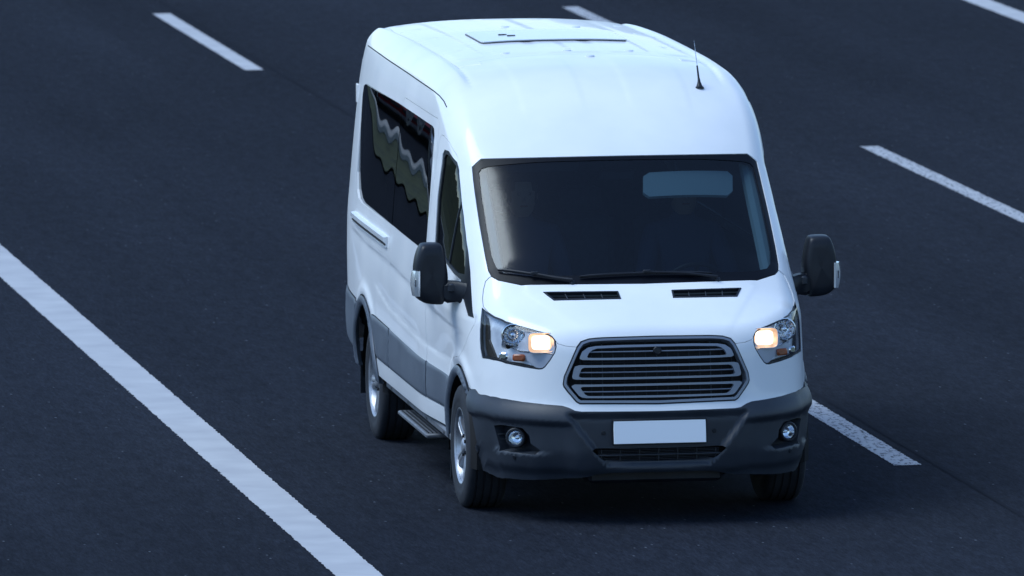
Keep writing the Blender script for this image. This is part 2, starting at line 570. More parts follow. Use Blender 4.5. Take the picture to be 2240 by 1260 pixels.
def piece(outline, chart, step=.03, gap=.0025, holes=(), off=None, skirt=.015, keep=None, hgap=0.0):
    ol, kp = densify(outline, step * .8, keep)
    ol = shrink(ol, gap, kp)
    hs = [shrink(densify(h, step * .8)[0], -hgap) for h in holes]
    A = np.array(ol)
    x0, y0 = A.min(0); x1, y1 = A.max(0)
    gx, gy = np.meshgrid(np.arange(x0, x1, step), np.arange(y0, y1, step * .87))
    gx = gx + (np.arange(gx.shape[0]) % 2)[:, None] * step * .5
    G = np.c_[gx.ravel(), gy.ravel()]
    G = G[pip(G, ol)]
    G = G[segdist(G, ol) > step * .42]
    for h in hs:
        if len(G): G = G[~pip(G, h)]
        if len(G): G = G[segdist(G, h) > step * .42]
    verts = [Vector(p) for p in ol]; edges = [(i, (i + 1) % len(ol)) for i in range(len(ol))]
    for h in hs:
        k = len(verts); verts += [Vector(p) for p in h]; edges += [(k + i, k + (i + 1) % len(h)) for i in range(len(h))]
    verts += [Vector(p) for p in G]
    v, e, f, *_ = delaunay_2d_cdt(verts, edges, [], 0, 1e-6)
    U = np.array([(q.x, q.y) for q in v]); T = np.array([list(q) for q in f if len(q) == 3])
    cen = U[T].mean(1)
    ok = pip(cen, ol)
    for h in hs: ok &= ~pip(cen, h)
    T = T[ok]
    used = np.unique(T); mp = -np.ones(len(U), int); mp[used] = np.arange(len(used)); U = U[used]; T = mp[T]
    P = chart(U); Nn = normal(P)
    if chart is castF or chart is castR: pass
    if off is not None:
        def q(P, Nn): return P + off(P)[:, None] * Nn
        a = np.cross(Nn, np.tile([0.31, .95, .1], (len(P), 1))); a /= np.linalg.norm(a, axis=1, keepdims=True)
        b = np.cross(Nn, a); e_ = .004
        Q = q(P, Nn)
        d1 = q(P + e_ * a, normal(P + e_ * a)) - q(P - e_ * a, normal(P - e_ * a))
        d2 = q(P + e_ * b, normal(P + e_ * b)) - q(P - e_ * b, normal(P - e_ * b))
        N2 = np.cross(d1, d2); N2 /= np.linalg.norm(N2, axis=1, keepdims=True) + 1e-12
        N2 *= np.sign((N2 * Nn).sum(1))[:, None]
        P, Nn = Q, N2
    # orient faces along the normals
    fn = np.cross(P[T[:, 1]] - P[T[:, 0]], P[T[:, 2]] - P[T[:, 0]])
    fl = (fn * Nn[T].mean(1)).sum(1) < 0
    T[fl] = T[fl][:, ::-1]
    P = list(map(tuple, P)); Nl = list(map(tuple, Nn)); F = [tuple(t) for t in T]
    if skirt:
        cnt = {}
        for t in F:
            for i in range(3):
                cnt[(t[i], t[(i + 1) % 3])] = 1
        kset = set()
        if keep is not None:
            kk = np.array([ol[i] for i in range(len(ol)) if kp[i]])
            if len(kk):
                for i in set(i for ed in cnt for i in ed):
                    if np.min(np.abs(kk - U[i]).sum(1)) < 1e-6: kset.add(i)
        for (i, j) in list(cnt):
            if (j, i) in cnt or (i in kset and j in kset): continue
            pi, pj = np.array(P[i]), np.array(P[j]); ni, nj = np.array(Nl[i]), np.array(Nl[j])
            sn = np.cross(pj - pi, ni + nj); sn = tuple(sn / (np.linalg.norm(sn) + 1e-12))
            k = len(P)
            P += [tuple(pi), tuple(pj), tuple(pj - nj * skirt), tuple(pi - ni * skirt)]
            Nl += [sn] * 4
            F.append((k, k + 3, k + 2, k + 1))
    return P, F, Nl

def part(name, pieces, material, parent, both=False, body=True):
    V = []; F = []; N = []
    for p in pieces:
        k = len(V); V += p[0]; F += [tuple(i + k for i in f) for f in p[1]]; N += p[2]
    o = finish(name, V, F, material, parent, 35, N, body)
    if both:
        V2 = [(-v[0], v[1], v[2]) for v in V]; N2 = [(-n[0], n[1], n[2]) for n in N]; F2 = [tuple(reversed(f)) for f in F]
        o2 = finish(name, V2, F2, material, parent, 35, N2, body)
        return o, o2
    return o
def mir(pc): return [(-v[0], v[1], v[2]) for v in pc[0]], [tuple(reversed(f)) for f in pc[1]], [(-n[0], n[1], n[2]) for n in pc[2]]
def full(half):
    """half outline from the centre line round to the centre line -> whole closed outline"""
    r = list(half); return r + [(-x, w) for x, w in reversed(half) if x > 1e-6]
def edge_off(poly, depth, r, chartuv):
    """constant height with rounded shoulders near the outline"""
    def f(P):
        d = segdist(chartuv(P), poly)
        t = np.clip(d / r, 0, 1)
        return depth * np.sqrt(np.clip(1 - (1 - t) ** 2, 0, 1))
    return f
uvF = lambda P: np.c_[P[:, 0], P[:, 2] * C35 + P[:, 1] * S35]
uvS = lambda P: P[:, 1:3]
const = lambda h: (lambda P: np.full(len(P), h))

# ------------------------------------------------------------------ outlines measured on the vehicle (x, w) front, (y, z) side
WS_OUT = [(0,1.800),(.090,1.8001),(.192,1.8013),(.293,1.8047),(.394,1.8107),(.493,1.8196),(.591,1.8317),(.689,1.847),(.785,1.8654),(.840,1.8231),(.845,1.723),(.848,1.6224),(.851,1.5021),(.853,1.3835),(.853,1.2635),(.853,1.1444),(.85,1.0255),(.84,.9769),(.808,.9345),(.748,.9001),(.687,.8682),(.595,.8534),(.501,.8412),(.407,.8315),(.311,.824),(.215,.8186),(.118,.8151),(0,.812)]
GL_IN = [(0,1.769),(.093,1.769),(.195,1.7694),(.297,1.7724),(.397,1.778),(.496,1.784),(.58,1.7886),(.663,1.7935),(.745,1.7985),(.790,1.7933),(.810,1.7706),(.815,1.6705),(.819,1.569),(.82,1.4688),(.821,1.3694),(.821,1.2503),(.820,1.1321),(.803,1.0328),(.765,.9735),(.678,.9361),(.585,.9209),(.491,.9101),(.396,.902),(.301,.8961),(.204,.8922),(.107,.8899),(0,.889)]
HL = [(.912,.7763),(.89,.7162),(.868,.6592),(.821,.582),(.763,.5264),(.717,.4921),(.67,.4602),(.613,.4272),(.585,.4011),(.571,.3716),(.568,.3355),(.577,.3052),(.605,.2714),(.631,.2478),(.648,.2419),(.667,.2464),(.705,.266),(.742,.2875),(.788,.3195),(.832,.3547),(.887,.4193),(.916,.4631),(.929,.4841),(.934,.5394),(.934,.5954),(.932,.6468),(.925,.7078)]
GR = [(0,.3624),(.078,.3617),(.155,.3613),(.232,.3614),(.309,.3622),(.348,.3614),(.387,.3595),(.433,.3469),(.46,.3155),(.486,.2674),(.51,.223),(.534,.1793),(.541,.1415),(.536,.1259),(.517,.0982),(.47,.0391),(.449,.0247),(.378,.0176),(.306,.0127),(.234,.0093),(.161,.0068),(.088,.0048),(0,.0028)]
BUMPTOP = [(.98,.4156),(.944,.3239),(.902,.251),(.854,.1941),(.802,.1532),(.749,.1168),(.694,.0876),(.638,.0622),(.592,.0459),(.545,.0316),(.51,.0133),(.476,-.0105),(.44,-.0198),(.387,-.0249),(.334,-.0289),(.28,-.0319),(.215,-.034),(.149,-.0355),(.084,-.0366),(0,-.038)]
FOGP = [(.887,.0821),(.828,.0337),(.791,.0065),(.754,-.0184),(.721,-.0683),(.715,-.106),(.665,-.1568),(.687,-.1659),(.746,-.1358),(.803,-.1006),(.857,-.0579),(.873,.011)]
VENT = [(.577,.7873),(.532,.6958),(.407,.6834),(.279,.6769),(.15,.674),(.154,.747),(.297,.7543),(.438,.7675)]
HOODHALF = GR[:9] + [(.518,.329),(.562,.350),(.574,.3716),(.589,.4011)] + [(.613,.4272),(.67,.4602),(.717,.4921),(.763,.5264),(.821,.582),(.868,.6592),(.89,.7162),(.907,.7763),(.904,.8375),(.891,.9013),(.873,.9551),(.85,.974)] + WS_OUT[17:]

# curve where the front/top surface hands over to the flank
def make_K():
    ws = np.arange(-.10, 4.75, .014); X = []
    xs = np.arange(.55, 1.0, .005)
    for w in ws:
        P = castF(np.c_[xs, np.full(len(xs), w)]); n = normal(P); ok = n[:, 0] < .87
        j = np.argmax(~ok) - 1 if (~ok).any() else len(xs) - 1
        X.append(xs[j])
    X = np.array(X); X = np.where(ws < .86, .940, X)
    k = np.exp(-.5 * (np.arange(-6, 7) / 2.5) ** 2); k /= k.sum()
    X = np.convolve(np.pad(X, 6, mode='edge'), k, mode='valid')
    return ws, X
KW, KX = make_K()
def Kpts(w0, w1):
    w = np.r_[w0, KW[(KW > w0 + .006) & (KW < w1 - .006)], w1]
    return [(float(np.interp(q, KW, KX)), float(q)) for q in w]
def w_at_y(y):
    P = castF(np.c_[KX, KW]); return float(np.interp(y, P[:, 1], KW))
W_REAR = w_at_y(4.42)
W_BT = .316                     # where the bumper's top line meets K
W_BL = .0578                     # low corner of the bumper
def toS(Kl):
    P = castF(Kl); return [tuple(p[1:3]) for p in P]

van = empty("minibus", (0, 0, 0))
van["van_root"] = True
tag(van, "white high-roof minibus driving towards the camera with both headlights lit", "minibus")

# ---- white bodyshell
rear_pts = [xy2F(x, 4.42) for x in np.linspace(0, .84, 18)]
roof_half = [xy2F(x, 1.735 - .09 * (x / .66) ** 4) for x in np.linspace(0, .66, 12)] + [xy2F(.732, 1.54)]
roof_half = roof_half + [xy2F(.735, y) for y in np.arange(1.8, 4.3, .25)] + [xy2F(.72, 4.36)] + [xy2F(x, 4.38) for x in np.linspace(.6, 0, 8)]
bt = [p for p in reversed(BUMPTOP) if p[0] < .935]
Kl = Kpts(W_BT, W_REAR)
halfF = bt + Kl + [p for p in reversed(rear_pts) if p[0] < Kl[-1][0] - .02]
outF = full(halfF)
kset = set(Kl) | set((-x, w) for x, w in Kl)
keepF = [p in kset for p in outF]
shell_holes = [full(WS_OUT), full(HOODHALF), full(GR), HL, [(-x, w) for x, w in HL], full(roof_half)]
p_front = piece(outF, castF, .026, .0, shell_holes, keep=keepF)

def arc(c, r, a0, a1, n=18):
    return [(c[0] + r * math.cos(math.radians(a)), c[1] + r * math.sin(math.radians(a))) for a in np.linspace(a0, a1, n)]
AF, AR = (0., .36), (3.3, .37)
RO = .462
SKl = toS(Kl)
# flank, clockwise from the bumper line: up K, back, down the tail, forward along the cladding
SWIN = [(1.02,1.375),(1.03,1.60),(1.08,1.85),(1.115,2.03),(1.15,2.066),(1.21,2.078),(2.5,2.081),(3.80,2.066),(3.885,2.045),(3.92,1.98),(3.905,1.78),(3.87,1.52),(3.80,1.42),(3.70,1.38),(3.55,1.366),(2.8,1.366),(1.30,1.360),(1.06,1.357)]
DOOR = [(.975,2.02),(.93,2.056),(.86,2.055),(.74,2.03),(.60,1.97),(.48,1.885),(.30,1.74),(.12,1.59),(-.15,1.35),(-.335,1.165),(-.335,1.10),(-.20,.98),(-.02,.865)] + arc(AF, .505, 88, 22, 8) + [(.50,.515),(.55,.505),(.985,.505),(.99,1.4)]
SLIDE = [(1.0,.507),(2.335,.507),(2.345,1.2),(2.345,2.10),(2.30,2.135),(1.10,2.135),(1.03,2.10),(1.0,2.0)]
flank = SKl + [(4.42,2.0),(4.42,.765),(3.78,.765)] + arc(AR, RO + .004, 57, 126, 10) + [(2.95,.757),(2.80,.752),(.40,.715)] + arc(AF, RO + .004, 48, 127, 12) 
keepS = [i < len(SKl) for i in range(len(flank))]
p_flank = piece(flank, castS, .022, .0, [SWIN, DOOR, SLIDE], keep=keepS)
shell = part("bodyshell", [p_front, p_flank, mir(p_flank)], PAINT, van)

# ---- bonnet, roof panel
def bonnet_relief(P):
    x = np.abs(P[:, 0]); y = P[:, 1]
    ridge = np.interp(y, [-.92, -.45], [.40, .66])
    return -.0035 * sstep(ridge - .015, ridge + .03, x) * sstep(-.94, -.80, y)
bonnet = part("bonnet", [piece(full(HOODHALF), castF, .03, .0025, [VENT, [(-x, w) for x, w in VENT]], off=bonnet_relief)], PAINT, van)
def roof_relief(P):
    x = np.abs(P[:, 0]); y = P[:, 1]
    r = np.zeros(len(P))
    for a, b in ((.0, .145), (.215, .46), (.53, .70)):
        r += .0035 * sstep(a - .006, a + .006, x) * sstep(b + .006, b - .006, x)
    r *= sstep(1.80, 1.83, y) * sstep(4.3, 4.27, y)
    return r
roofp = part("roof_panel", [piece(full(roof_half), castF, .034, .002, off=roof_relief)], PAINT, van)

# ---- tail: closes the body at the back
sec = castR(np.array([(0, 1)]))
tail_half = [(0., 2.37)] + [(float(x), float(castF([xy2F(x, 4.42)])[0][2])) for x in np.linspace(.1, .8, 8)]
sideP = castS([(4.42, z) for z in np.linspace(2.15, .42, 12)])
tail_half += [(float(p[0]), float(p[2])) for p in sideP] + [(0., .42)]
part("rear_door_panel", [piece(full(tail_half), castR, .08, .0)], PAINT, van)

# ---- windscreen
part("windscreen", [piece(full(GL_IN), castF, .04, -.004, off=const(-.006), skirt=0)], WSGLASS, van)
part("windscreen_surround", [piece(full(WS_OUT), castF, .03, .003, [full(GL_IN)], off=const(-.003), skirt=.02)], FRIT, van)
# ---- bonnet vents
for sx in (1, -1):
    vo = [(sx * x, w) for x, w in VENT]
    vi = shrink(vo, .010)
    fr_ = part("bonnet_vent", [piece(vo, castF, .02, .001, [vi], off=const(.004), skirt=.02)], BLACK, van)
    part("vent_mesh", [piece(shrink(vo, .004), castF, .03, .0, off=const(-.03), skirt=0)], DARK, fr_, body=False)
    for k in range(1, 4):
        t = k / 4
        a = (sx * (.152 + t * .38 + .012 * t), .676 + .010 * t); b = (sx * (.154 + t * .405), .747 + .028 * t)
        pa, pb = castF([a, b]); na, nb = normal(np.array([pa, pb]))
        Mesh().tube([pa - na * .008, pb - nb * .008], .003, 6).build("vent_divider", BUMP, fr_, body=False)

# ---- side glass, doors, cladding (right flank, then mirrored)
def split_y(poly, y, side):
    """half of a polygon on one side of a vertical cut"""
    o = []; n = len(poly)
    f = (lambda p: p[0] <= y) if side < 0 else (lambda p: p[0] >= y)
    for i in range(n):
        a, b = poly[i], poly[(i + 1) % n]
        if f(a): o.append(a)
        if f(a) != f(b):
            t = (y - a[0]) / (b[0] - a[0]); o.append((y, a[1] + t * (b[1] - a[1])))
    return o
for pw in (split_y(SWIN, 2.338, -1), split_y(SWIN, 2.352, 1)):
    part("side_window", [piece(pw, castS, .035, .002, off=lambda P: -.003 + .019 * (P[:, 1] - 1.9) * (P[:, 2] - 1.72) + .0004 * np.sin(P[:, 1] * 6.1 + .6) * np.sin(P[:, 2] * 4.0) + .00022 * np.sin(P[:, 1] * 13 + P[:, 2] * 5), skirt=.02)], SIDEGLASS, van, both=True)
DWIN = [(.70,1.40),(.80,1.70),(.825,1.93),(.80,1.955),(.74,1.957),(.58,1.912),(.45,1.815),(.28,1.675),(.105,1.525),(.03,1.40),(.0,1.345),(.15,1.34),(.45,1.385)]
DWIN_OUT = [(.735,1.385),(.835,1.70),(.86,1.95),(.82,1.98),(.73,1.98),(.57,1.932),(.435,1.83),(.26,1.685),(.09,1.535),(-.31,1.13),(-.20,1.13),(-.03,1.235),(.05,1.31),(.20,1.325),(.45,1.37)]
door = part("front_door", [piece(DOOR, castS, .02, .003, [DWIN_OUT])], PAINT, van, both=True)
slide = part("sliding_door", [piece([p for p in SLIDE], castS, .02, .003, [split_y(SWIN, 2.345, -1)])], PAINT, van, both=True)
for s, dr in zip((1, -1), door):
    def sp(pc): return pc if s > 0 else mir(pc)
    part("door_window_frame", [sp(piece(DWIN_OUT, castS, .03, .002, [DWIN], off=const(-.004), skirt=.03))], BLACK, dr, body=False)
    part("door_window", [sp(piece(DWIN, castS, .05, -.003, off=lambda P: -.012 + .001 * np.sin(P[:, 1] * 9), skirt=0))], DOORGLASS, dr, body=False)
    vb = castS([(.36, z) for z in np.linspace(1.37, 1.735, 6)]); vb[:, 0] *= s
    Mesh().tube([v - np.array([s * .012, 0, 0]) for v in vb], .008, 6).build("window_divider", BLACK, dr, body=False)
    # door handle
    hp = castS([(.86, 1.13), (.66, 1.13)]); hp[:, 0] = hp[:, 0] * s + s * .03
    Mesh().tube([hp[0] - [s * .03, 0, 0], hp[0], hp[1], hp[1] - [s * .03, 0, 0]], .013, 8).build("door_handle", BLACK, dr, body=False)
def clad(name, poly, h=.013, m=CLAD, step=.03, r=.02):
    return part(name, [piece(poly, castS, step, .002, off=edge_off(poly, h, r, uvS), skirt=.03)], m, van, both=True)
cl_top = lambda y: float(np.interp(y, [.40, 1.0, 2.3, 2.8, 2.95], [.712, .722, .745, .752, .757]))
clad("side_cladding", arc(AF, RO + .002, 48, 22, 6) + [(.48, .507), (.985, .507), (.985, cl_top(.98))])
clad("side_cladding", [(1.0, .507), (2.335, .507), (2.335, cl_top(2.33)), (1.0, cl_top(1.0))])
clad("side_cladding", [(2.352, .507)] + [(2.82, .507)] + arc(AR, RO + .002, 160, 124, 8) + [(2.95, .755), (2.80, .75), (2.352, cl_top(2.35))])
clad("rear_cladding", [(4.42, .44), (4.42, .76), (3.79, .76)] + arc(AR, RO + .002, 56, 10, 9) + [(3.79, .44)])
clad("wheel_arch_trim", [(AF[0] + (.398 + .056 * float(sstep(95, 160, a))) * math.cos(math.radians(a)), AF[1] + (.398 + .056 * float(sstep(95, 160, a))) * math.sin(math.radians(a))) for a in np.linspace(-3, 168, 30)] + arc(AF, RO + .003, 168, -3, 30), .034, CLAD, .022, .03)
clad("wheel_arch_trim", arc(AR, .398, -3, 183, 30) + arc(AR, RO, 183, -3, 30), .026, CLAD, .022, .03)
part("sill_panel", [piece([(.42, .395), (2.86, .395), (2.86, .503), (.46, .503)], castS, .03, .001, off=const(.002), skirt=.05)], PAINT, van, both=True)

# ---- bumper
def bump_off(P):
    x = np.abs(P[:, 0]); z = P[:, 2]
    h = .022 * sstep(.740, .615, z) + .002
    h = h - .022 * sstep(.612, .575, z) * sstep(.44, .56, x)
    h = h + .016 * sstep(.436, .410, z) * sstep(.58, .70, x)
    xi = np.interp(z, [.30, .345, .365, .385, .41, .44, .48, .56, .64], [.28, .29, .308, .33, .352, .374, .404, .466, .528])
    h = h - .032 * sstep(xi + .006, xi - .034, x) * sstep(.668, .620, z) * sstep(.345, .376, z)
    h = h + .020 * sstep(.87, .95, x) * sstep(.75, .66, z) * sstep(.36, .46, z)
    h = h - .015 * sstep(.345, .29, z)
    return h
INTH = [xz2F(x, z) for x, z in [(0, .452), (.20, .452), (.37, .456), (.385, .448), (.335, .402), (.31, .385), (.20, .378), (0, .376)]]
lowF = [(.94, .0578), (.929, .0101), (.916, -.04), (.895, -.09), (.864, -.1466), (.84, -.176), (.794, -.2109), (.746, -.2389), (.691, -.2628), (.635, -.2827), (.577, -.2987), (.519, -.3054), (.459, -.3094), (.40, -.311), (.354, -.306), (.30, -.303), (.15, -.305), (0, -.307)]
Kb = Kpts(W_BL, W_BT)
hb = [p for p in reversed(BUMPTOP) if p[0] < .935] + list(reversed(Kb)) + lowF[1:]
outB = full(hb)
kb = set(Kb) | set((-x, w) for x, w in Kb)
FOGPm = [(-x, w) for x, w in FOGP]
p_b = piece(outB, castF, .0135, .0, [full(INTH), FOGP, FOGPm], off=bump_off, skirt=.03, keep=[p in kb for p in outB])
SKb = toS(Kb)
arcb = [p for p in arc(AF, RO + .001, 128, 172, 14)]
arcb = [p for p in arcb if p[1] < .722]
outBS = SKb + [(-.40, .732)] + [(-.352, .727)] + arcb + [(-.462, .385)]
outBS = [p for p in outBS]
p_bs = piece(outBS, castS, .015, .0, off=bump_off, skirt=.03, keep=[i < len(SKb) for i in range(len(outBS))])
bumper = part("front_bumper", [p_b, p_bs, mir(p_bs)], BUMP, van)
# plate, sensors, lower intake, fog lamps
pl = Mesh().box((0, -1.036, .549), (.532, .008, .132), .002, Matrix.Rotation(math.radians(-9), 3, "X")).build("number_plate", PLATE, bumper, body=False)
Mesh().box((0, -1.019, .549), (.545, .022, .145), .004).build("plate_holder", BLACK, bumper, body=False)
for x, w in ((.32, None), (-.32, None), (.785, None), (-.785, None)):
    z = .545 if abs(x) < .5 else .392
    u = xz2F(x, z); P = castF([u]); n = normal(P)[0]; P = P[0] + n * (bump_off(P)[0] + .0015)
    Rm = Vector(n).to_track_quat('Z', 'Y').to_matrix()
    Mesh().lathe([(.0135, -.004), (.0135, .001), (.011, .003), (.0001, .003)], Rm, P, 16).build("parking_sensor", BLACK, bumper, body=False)
ig = Mesh().box((0, -.93, .415), (.80, .01, .12)).build("lower_intake", DARK, bumper, body=False)
for z in (.388, .397, .406, .424, .433, .442):
    Mesh().box((0, -.985, z), (.70, .018, .0035)).build("intake_slat", BLACK, bumper, body=False)
Mesh().box((0, -.992, .4145), (.72, .02, .009), .002).build("intake_slat", BUMP, bumper, body=False)
for k in range(-3, 4):
    Mesh().box((k * .11 + .0, -.988, .414), (.008, .02, .066)).build("intake_divider", BLACK, bumper, body=False)
for s in (1, -1):
    fp = [(s * x, w) for x, w in FOGP]
    pocket = part("fog_lamp_pocket", [piece(fp, castF, .025, -.002, off=const(-.055), skirt=0)], BLACK, bumper, body=False)
    # walls of the pocket
    d, _ = densify(fp, .02)
    Pw = castF(d); nw = normal(Pw); o0 = bump_off(Pw)
    V = [tuple(Pw[i] + nw[i] * (o0[i] - .002)) for i in range(len(d))] + [tuple(Pw[i] - nw[i] * .056) for i in range(len(d))]
    F = [(i, (i + 1) % len(d), len(d) + (i + 1) % len(d), len(d) + i) for i in range(len(d))]
    Mesh().add(V, F).build("pocket_wall", BUMP, bumper, body=False)
    c = np.array([s * .794, -.800, .500]); nn = Vector((s * .40, -.90, .08)).normalized()
    Rm = nn.to_track_quat('Z', 'Y').to_matrix(); c = Vector(c) - nn * .004
    fog = Mesh().lathe([(.058, -.05), (.058, .0), (.052, .006), (.045, .006), (.041, -.002), (.041, -.02)], Rm, c, 32).build("fog_lamp", BLACK, bumper, body=False)
    # chrome bowl and clear lens
    Mesh().lathe([(.040, -.003), (.037, -.018), (.026, -.032), (.008, -.036), (.007, -.022), (.0001, -.020)], Rm, c, 24).build("fog_reflector", CHROME, fog, body=False)
    Mesh().lathe([(.041, -.001), (.034, .005), (.018, .009), (.0001, .010)], Rm, c, 24).build("fog_lens", LENS, fog, body=False)
    for k in range(3):
        a = castF([(s * (.862 - .002 * k), .015 - .024 * k)])[0]
        Mesh().box((s * .845, a[1] - .005 + .05, a[2]), (.05, .03, .006), .001).build("pocket_fin", BUMP, bumper, body=False)

# ---- grille
gin = shrink(full(GR), .026)
grille = part("grille_backing", [piece(shrink(full(GR), -.004), castF, .05, .0, off=const(-.06), skirt=0)], DARK, van)
grille.name = "grille"
part("grille_seal", [piece(full(GR), castF, .02, .001, [shrink(full(GR), .009)], off=const(.001), skirt=.06)], BLACK, grille, body=False)
ring_o, ring_i = shrink(full(GR), .008), shrink(full(GR), .021)
part("grille_frame", [piece(ring_o, castF, .02, .0, [ring_i], off=const(.006), skirt=.05)], GRILLEM, grille, body=False)
def loop(o, i):
    def fine(p):
        q = [p[0]]
        for a, b in zip(p[:-1], p[1:]):
            m = max(1, int(abs(b[0] - a[0]) / .04)); q += [(a[0] + (b[0] - a[0]) * k / m, a[1] + (b[1] - a[1]) * k / m) for k in range(1, m + 1)]
        return q
    O = full([xz2F(*p) for p in fine(o)]); I = full([xz2F(*p) for p in fine(i)])
    part("grille_loop", [piece(O, castF, .02, .0, [I], off=const(.004), skirt=.022)], GRILLEM, grille, body=False)
loop([(0,1.036),(.20,1.036),(.352,1.032),(.396,1.024),(.428,1.003),(.443,.972),(.444,.962),(.429,.956),(.372,.955),(0,.954)],
     [(0,1.024),(.20,1.023),(.345,1.019),(.372,1.010),(.392,.994),(.402,.974),(.397,.968),(.36,.967),(0,.966)])
loop([(0,.926),(.30,.926),(.449,.926),(.470,.919),(.477,.905),(.487,.862),(.484,.850),(.466,.845),(0,.844)],
     [(0,.914),(.30,.914),(.418,.913),(.433,.907),(.438,.899),(.450,.868),(.447,.859),(.43,.856),(0,.856)])
loop([(0,.818),(.30,.818),(.475,.817),(.490,.810),(.490,.802),(.452,.754),(.435,.744),(.41,.741),(0,.739)],
     [(0,.806),(.30,.806),(.432,.804),(.441,.799),(.440,.793),(.418,.762),(.405,.754),(.39,.752),(0,.751)])
for z, xx in ((.999, .385), (.884, .445), (.775, .43)):
    pts = [castF([xz2F(x, z)])[0] + np.array([0, .004, 0]) for x in np.linspace(-xx, xx, 15)]
    Mesh().tube(pts, .0042, 6).build("grille_bar", GRILLEM, grille, body=False)
for k in range(-7, 8):
    x = k * .0625
    zt, zb = (1.05, .722) if abs(x) < .40 else (1.0, .74)
    pts = [castF([xz2F(x, z)])[0] + np.array([0, .03, 0]) for z in np.linspace(zb, zt, 6)]
    Mesh().tube(pts, .0028, 5).build("grille_rib", BUMP if k in (-5, 5) else BLACK, grille, body=False)
for z in (.722, .83, .937, 1.048):
    pts = [castF([xz2F(x, z)])[0] + np.array([0, .022, 0]) for x in np.linspace(-.42, .42, 11)]
    Mesh().tube(pts, .003, 5).build("grille_mesh_bar", BLACK, grille, body=False)
ec = castF([xz2F(0, 1.0)])[0]
Mesh().lathe([(.024, .0), (.024, .012), (.019, .016), (.017, .013), (.0001, .014)], Vector((0, -1, .15)).to_track_quat('Z', 'Y').to_matrix(), (0, ec[1] + .004, ec[2] + .002), 24).build("blank_badge", BLACK, grille, body=False)

